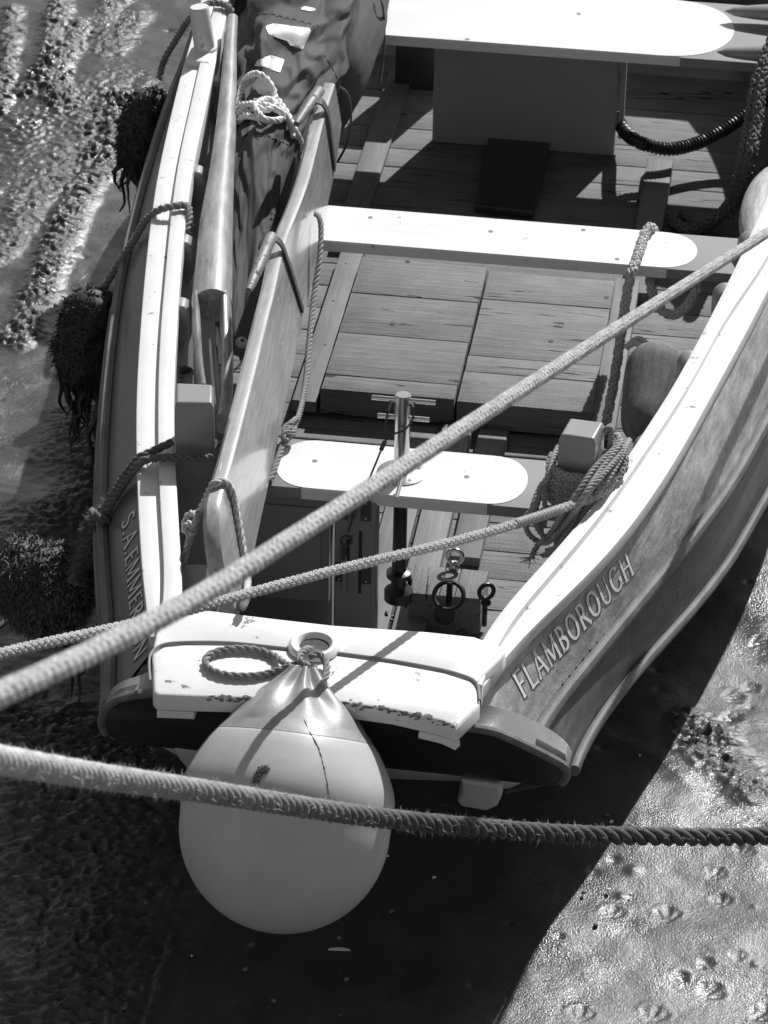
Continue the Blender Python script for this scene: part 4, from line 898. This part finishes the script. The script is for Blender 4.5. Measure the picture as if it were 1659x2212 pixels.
# ------------------------------------------------------------ fenders outside the left rail
def fender(c, R, H, ax, lab, seed, hairs=3000, weeds=10, mm=None, rope=None, rr=.03):
    g = np.random.default_rng(seed); c = A(c); ax = A(ax, float); ax /= np.linalg.norm(ax); t = thing('fender', c-ax*H/2, lab, 'fender', 'weedy fenders hung along the left rail')
    a = np.cross(ax, [0,1,0.1]); a /= np.linalg.norm(a); b = np.cross(ax, a); rows = []
    for s in np.linspace(-1,1,26):
        r = R*(1-abs(s)**4.5)**.5*(1+.06*math.sin(3*s+seed))
        rows.append([c+ax*s*H/2+(a*math.cos(q)+b*math.sin(q))*max(.004, r*(1+.13*nse(q*1.4+seed+s*3)+.05*g.normal())) for q in np.arange(40)*2*math.pi/40])
    co = MB().loft(A(rows)); co.build('bag', WEED, t, smooth=180)
    rows = A(rows); n = hairs; i = g.integers(0,25,n); j = g.integers(0,40,n); base = rows[i,j]*.5+rows[i+1,(j+1) % 40]*.5
    nrm = base-c; nrm = nrm-ax*(nrm@ax)[:,None]*.4; nrm /= np.linalg.norm(nrm, axis=1)[:,None]
    d = nrm*.8+g.normal(0,.75,(n,3))-A([0,0,.5]); d /= np.linalg.norm(d, axis=1)[:,None]; l = (.012+.035*g.random(n)**2)[:,None]
    sd = np.cross(d, g.normal(0,1,(n,3))); sd /= np.linalg.norm(sd, axis=1)[:,None]; wv = .0022+.002*g.random((n,1))
    mid = base+d*l*.6; tip = base+d*l-A([0,0,.3])*l
    v = np.stack([base-sd*wv, base+sd*wv, mid+sd*wv*.7, mid-sd*wv*.7, tip], 1).reshape(-1,3); k = np.arange(n)[:,None]*5
    mo = MB().add(v, (k+A([0,1,2,3]))); mo.F.append((k+A([3,2,4]))); mo.build('moss', mm or WEED, t, smooth=0, kind='stuff')
    wd = MB()
    for q in range(weeds):
        th_ = g.random()*6.28; p0 = c-ax*H*.40+(a*math.cos(th_)+b*math.sin(th_))*R*.75*g.random()**.5; ln = g.uniform(.12,.42); pts = [p0]
        for e in range(6): pts.append(pts[-1]+A([g.normal(0,.014), g.normal(0,.014), -ln/6]))
        wd.tube(spline(A(pts), .02), np.linspace(.010,.003,len(spline(A(pts), .02)))*g.uniform(.7,1.8), 5)
    if weeds: wd.build('weed_strand', WEED, t, smooth=60, kind='stuff')
    if rope:
        rp = MB(); pr_ = laid(rp, rope, rr, pitch=5); fuzz(rp, pr_, rr, 700, .018); rp.build('fender_rope', ROPED if rr > .02 else ROPEM, t, smooth=60)
    return t
fender(P(312,285,-.55), .115, .42, (.22,.25,1), 'weed-covered fender hung outside by the round white rail post', 1,
       rope=pz([(500,45,.0),(498,20,.045),(480,8,.05),(450,8,.05),(425,25,.03),(405,45,-.04),(380,85,-.18),(355,130,-.30),(345,170,-.36)]), rr=.017, weeds=16)
fender(P(192,735,-.60), .135, .46, (.12,.15,1), 'largest weed-covered fender, hung midway along the left rail with long trailing weed', 2,
       rope=pz([(402,500,.0),(409,470,.03),(404,445,.047),(375,446,.05),(340,455,.03),(312,480,-.05),(292,515,-.16),(285,525,-.2),(262,560,-.28),(235,605,-.38),(215,640,-.44)]), rr=.0165, weeds=26)
fender(P(88,1268,-.70), .17, .40, (-.9,.1,.35), 'shaggy mossy fender resting low near the mud below the left bitt', 3, hairs=11000, weeds=3, mm=MOSS)
fr = MB(); p_ = laid(fr, pz([(214,1112,-.30),(195,1160,-.42),(172,1215,-.54),(160,1260,-.6)]), .030, pitch=4.5); fuzz(fr, p_, .03, 1500, .03)
for k in (-6, 8): laid(fr, pz([(372,955,.07) if k < 0 else (420,988,.055),(330,975 if k < 0 else 990,.05),(300,995+k,.03),(275,1025+k,-.05),(250,1065+k,-.16),(228,1100+k,-.24),(212,1110+k,-.28)]), .0165, pitch=5.5)
laid(fr, pz([(405,988,.05),(440,989,.05),(468,988,.06),(470,975,.07),(468,955,.08)]), .0165, pitch=5.5)
laid(fr, pz([(200,1105,-.26),(205,1112,-.24),(225,1122,-.25),(240,1126,-.28)]), .018, pitch=5.5)
fuzz(fr, spline(A(pz([(330,980,.05),(275,1030,-.05),(215,1108,-.26)])), .02), .022, 900, .018)
fr.build('fender_rope', ROPED, smooth=60, label='dark doubled fender rope tied round the left bitt and over the rail', category='rope')

# ------------------------------------------------------------ loose gear inside the right side
g1 = MB(); a0, a1 = P(1388,925,-.50), P(1424,775,-.36); c1_ = A([a0+(a1-a0)*t for t in np.linspace(-.18,1.12,26)])
g1.tube(c1_, .128*(1-np.abs(np.linspace(-1,1,26))**5)**.5*np.linspace(.66,1.06,26)+.004, 30)
g1.build('fender', SCOOP, smooth=60, label='dark brown cylindrical fender lying against the right inner planking', category='fender')
g2 = MB(); c2_ = spline(A(pz([(1668,375,-.16),(1648,420,-.16),(1630,480,-.16),(1622,520,-.16)])), .02); g2.tube(c2_, .075*np.sqrt(np.sin(np.linspace(.25,math.pi-.25,len(c2_)))), 24)
g2.build('hide_roll', HIDE, smooth=60, label='pale hairy hide roll tucked inside the right gunwale', category='fender')
rk = MB()
for i, (u, v) in enumerate(((1352,752),(1362,745))):
    c = P(u, v, -.36); rk.tube(spline(A([c, c+A([.03,.02,.02]), c+A([.07,.01,.0])]), .01), .014, 8)
rk.build('rope_end', ROPEL, smooth=60, label='short pale rope end sticking out behind the brown scoop', category='rope')
for i, (u, v, lb) in enumerate(((1566,24,'grey oar tip at the far edge of the upper thwart, right side'),(1549,112,'grey oar tip at the near edge of the upper thwart, right side'))):
    a = P(u, v, ZT+.05); d = A([1,-.02,.05]); d /= np.linalg.norm(d); s = np.linspace(0,1,24)
    MB().tube(A([a+d*.95*q for q in s]), .004+.058*np.sqrt(np.clip(1-(1-np.clip(s/.55,0,1))**2,0,1)), 18, flat=.75).build('oar', GREY, smooth=50, label=lb, category='oar', group='oar tips on the upper thwart')
# small bits inside the left side
bk = MB(); c = P(398,800,-.22); bk.lathe([(.030,-.10),(.036,.0),(.032,.0),(.028,-.08),(.001,-.08)], c, (0,0,1), 20); bk.torus(c+A([0,0,-.01]), (0,0,1), .037, .005, 20, 6)
bk.build('cup', GREY, smooth=50, label='small grey cup-shaped pot behind the left bitt', category='pot')
fe = MB(); c = P(524,735,-.24)
for t in np.arange(18)*2*math.pi/18: fe.tube([c+A([.010*math.cos(t),0,.010*math.sin(t)]), c+A([.026*math.cos(t),-.02,.026*math.sin(t)])], .0022, 4)
fe.build('frayed_end', ROPEW, smooth=60, label='frayed white star-shaped rope end in the dark below the pintle', category='rope')

ch = MB()
for i, (u, v) in enumerate(((826,1322),(838,1331),(851,1337),(864,1340),(878,1344),(890,1340),(902,1346))):
    ch.torus(P(u, v, -.80), (.9,.2,.4) if i % 2 else (.2,.1,1), .017, .005, 16, 6)
ch.build('chain', BLACK, smooth=60, label='short black chain lying on the floor beside the floor block', category='chain')
# ------------------------------------------------------------ shells, pebbles and a leaf on the mud
def shell(u, v, s, lb, an, nm='shell', cat='shell', grp=None):
    c = P(u, v, ZM+.012); q = []
    for a_ in np.linspace(0,1,7):
        q.append([c+A([math.cos(an)*x-math.sin(an)*y, math.sin(an)*x+math.cos(an)*y, .35*s*math.sin(math.pi*(a_*.5+.25))*math.cos(t*.5)]) for t in np.linspace(-1.4,1.4,12) for x, y in [(s*math.sin(t), s*.5*(a_-.2)*math.cos(t))]])
    o = MB().grid(A(q)); kw = dict(label=lb, category=cat)
    if grp: kw['group'] = grp
    return o.build(nm, SHELL, smooth=180, **kw)
shell(733,2057,.040,'white curved shell on dark mud below the buoy', .1)
shell(8,1350,.040,'pale dry leaf on dark mud at the left edge', 1.2, 'leaf','leaf')
for i in range(30):
    if i < 12: u, v = rng.uniform(1230,1420), rng.uniform(1560,2150)
    else: u, v = rng.uniform(10,1100), rng.uniform(1760,2200)
    s = rng.uniform(.004,.012); c = P(u, v, ZM+s*.2+.015)
    MB().lathe([(s*.4,-s*.5),(s,-s*.1),(s*.9,s*.3),(s*.3,s*.55)], c, (rng.normal(0,.3),rng.normal(0,.3),1), 8).build('pebble', SHELL if i % 3 == 0 else RAIL, smooth=60, label='tiny pale pebble lying on the mud right of the stern' if i < 12 else 'tiny pale pebble lying on the dark mud below the buoy and stern', category='pebble', group='pebbles right of the stern' if i < 12 else 'pebbles below the stern')
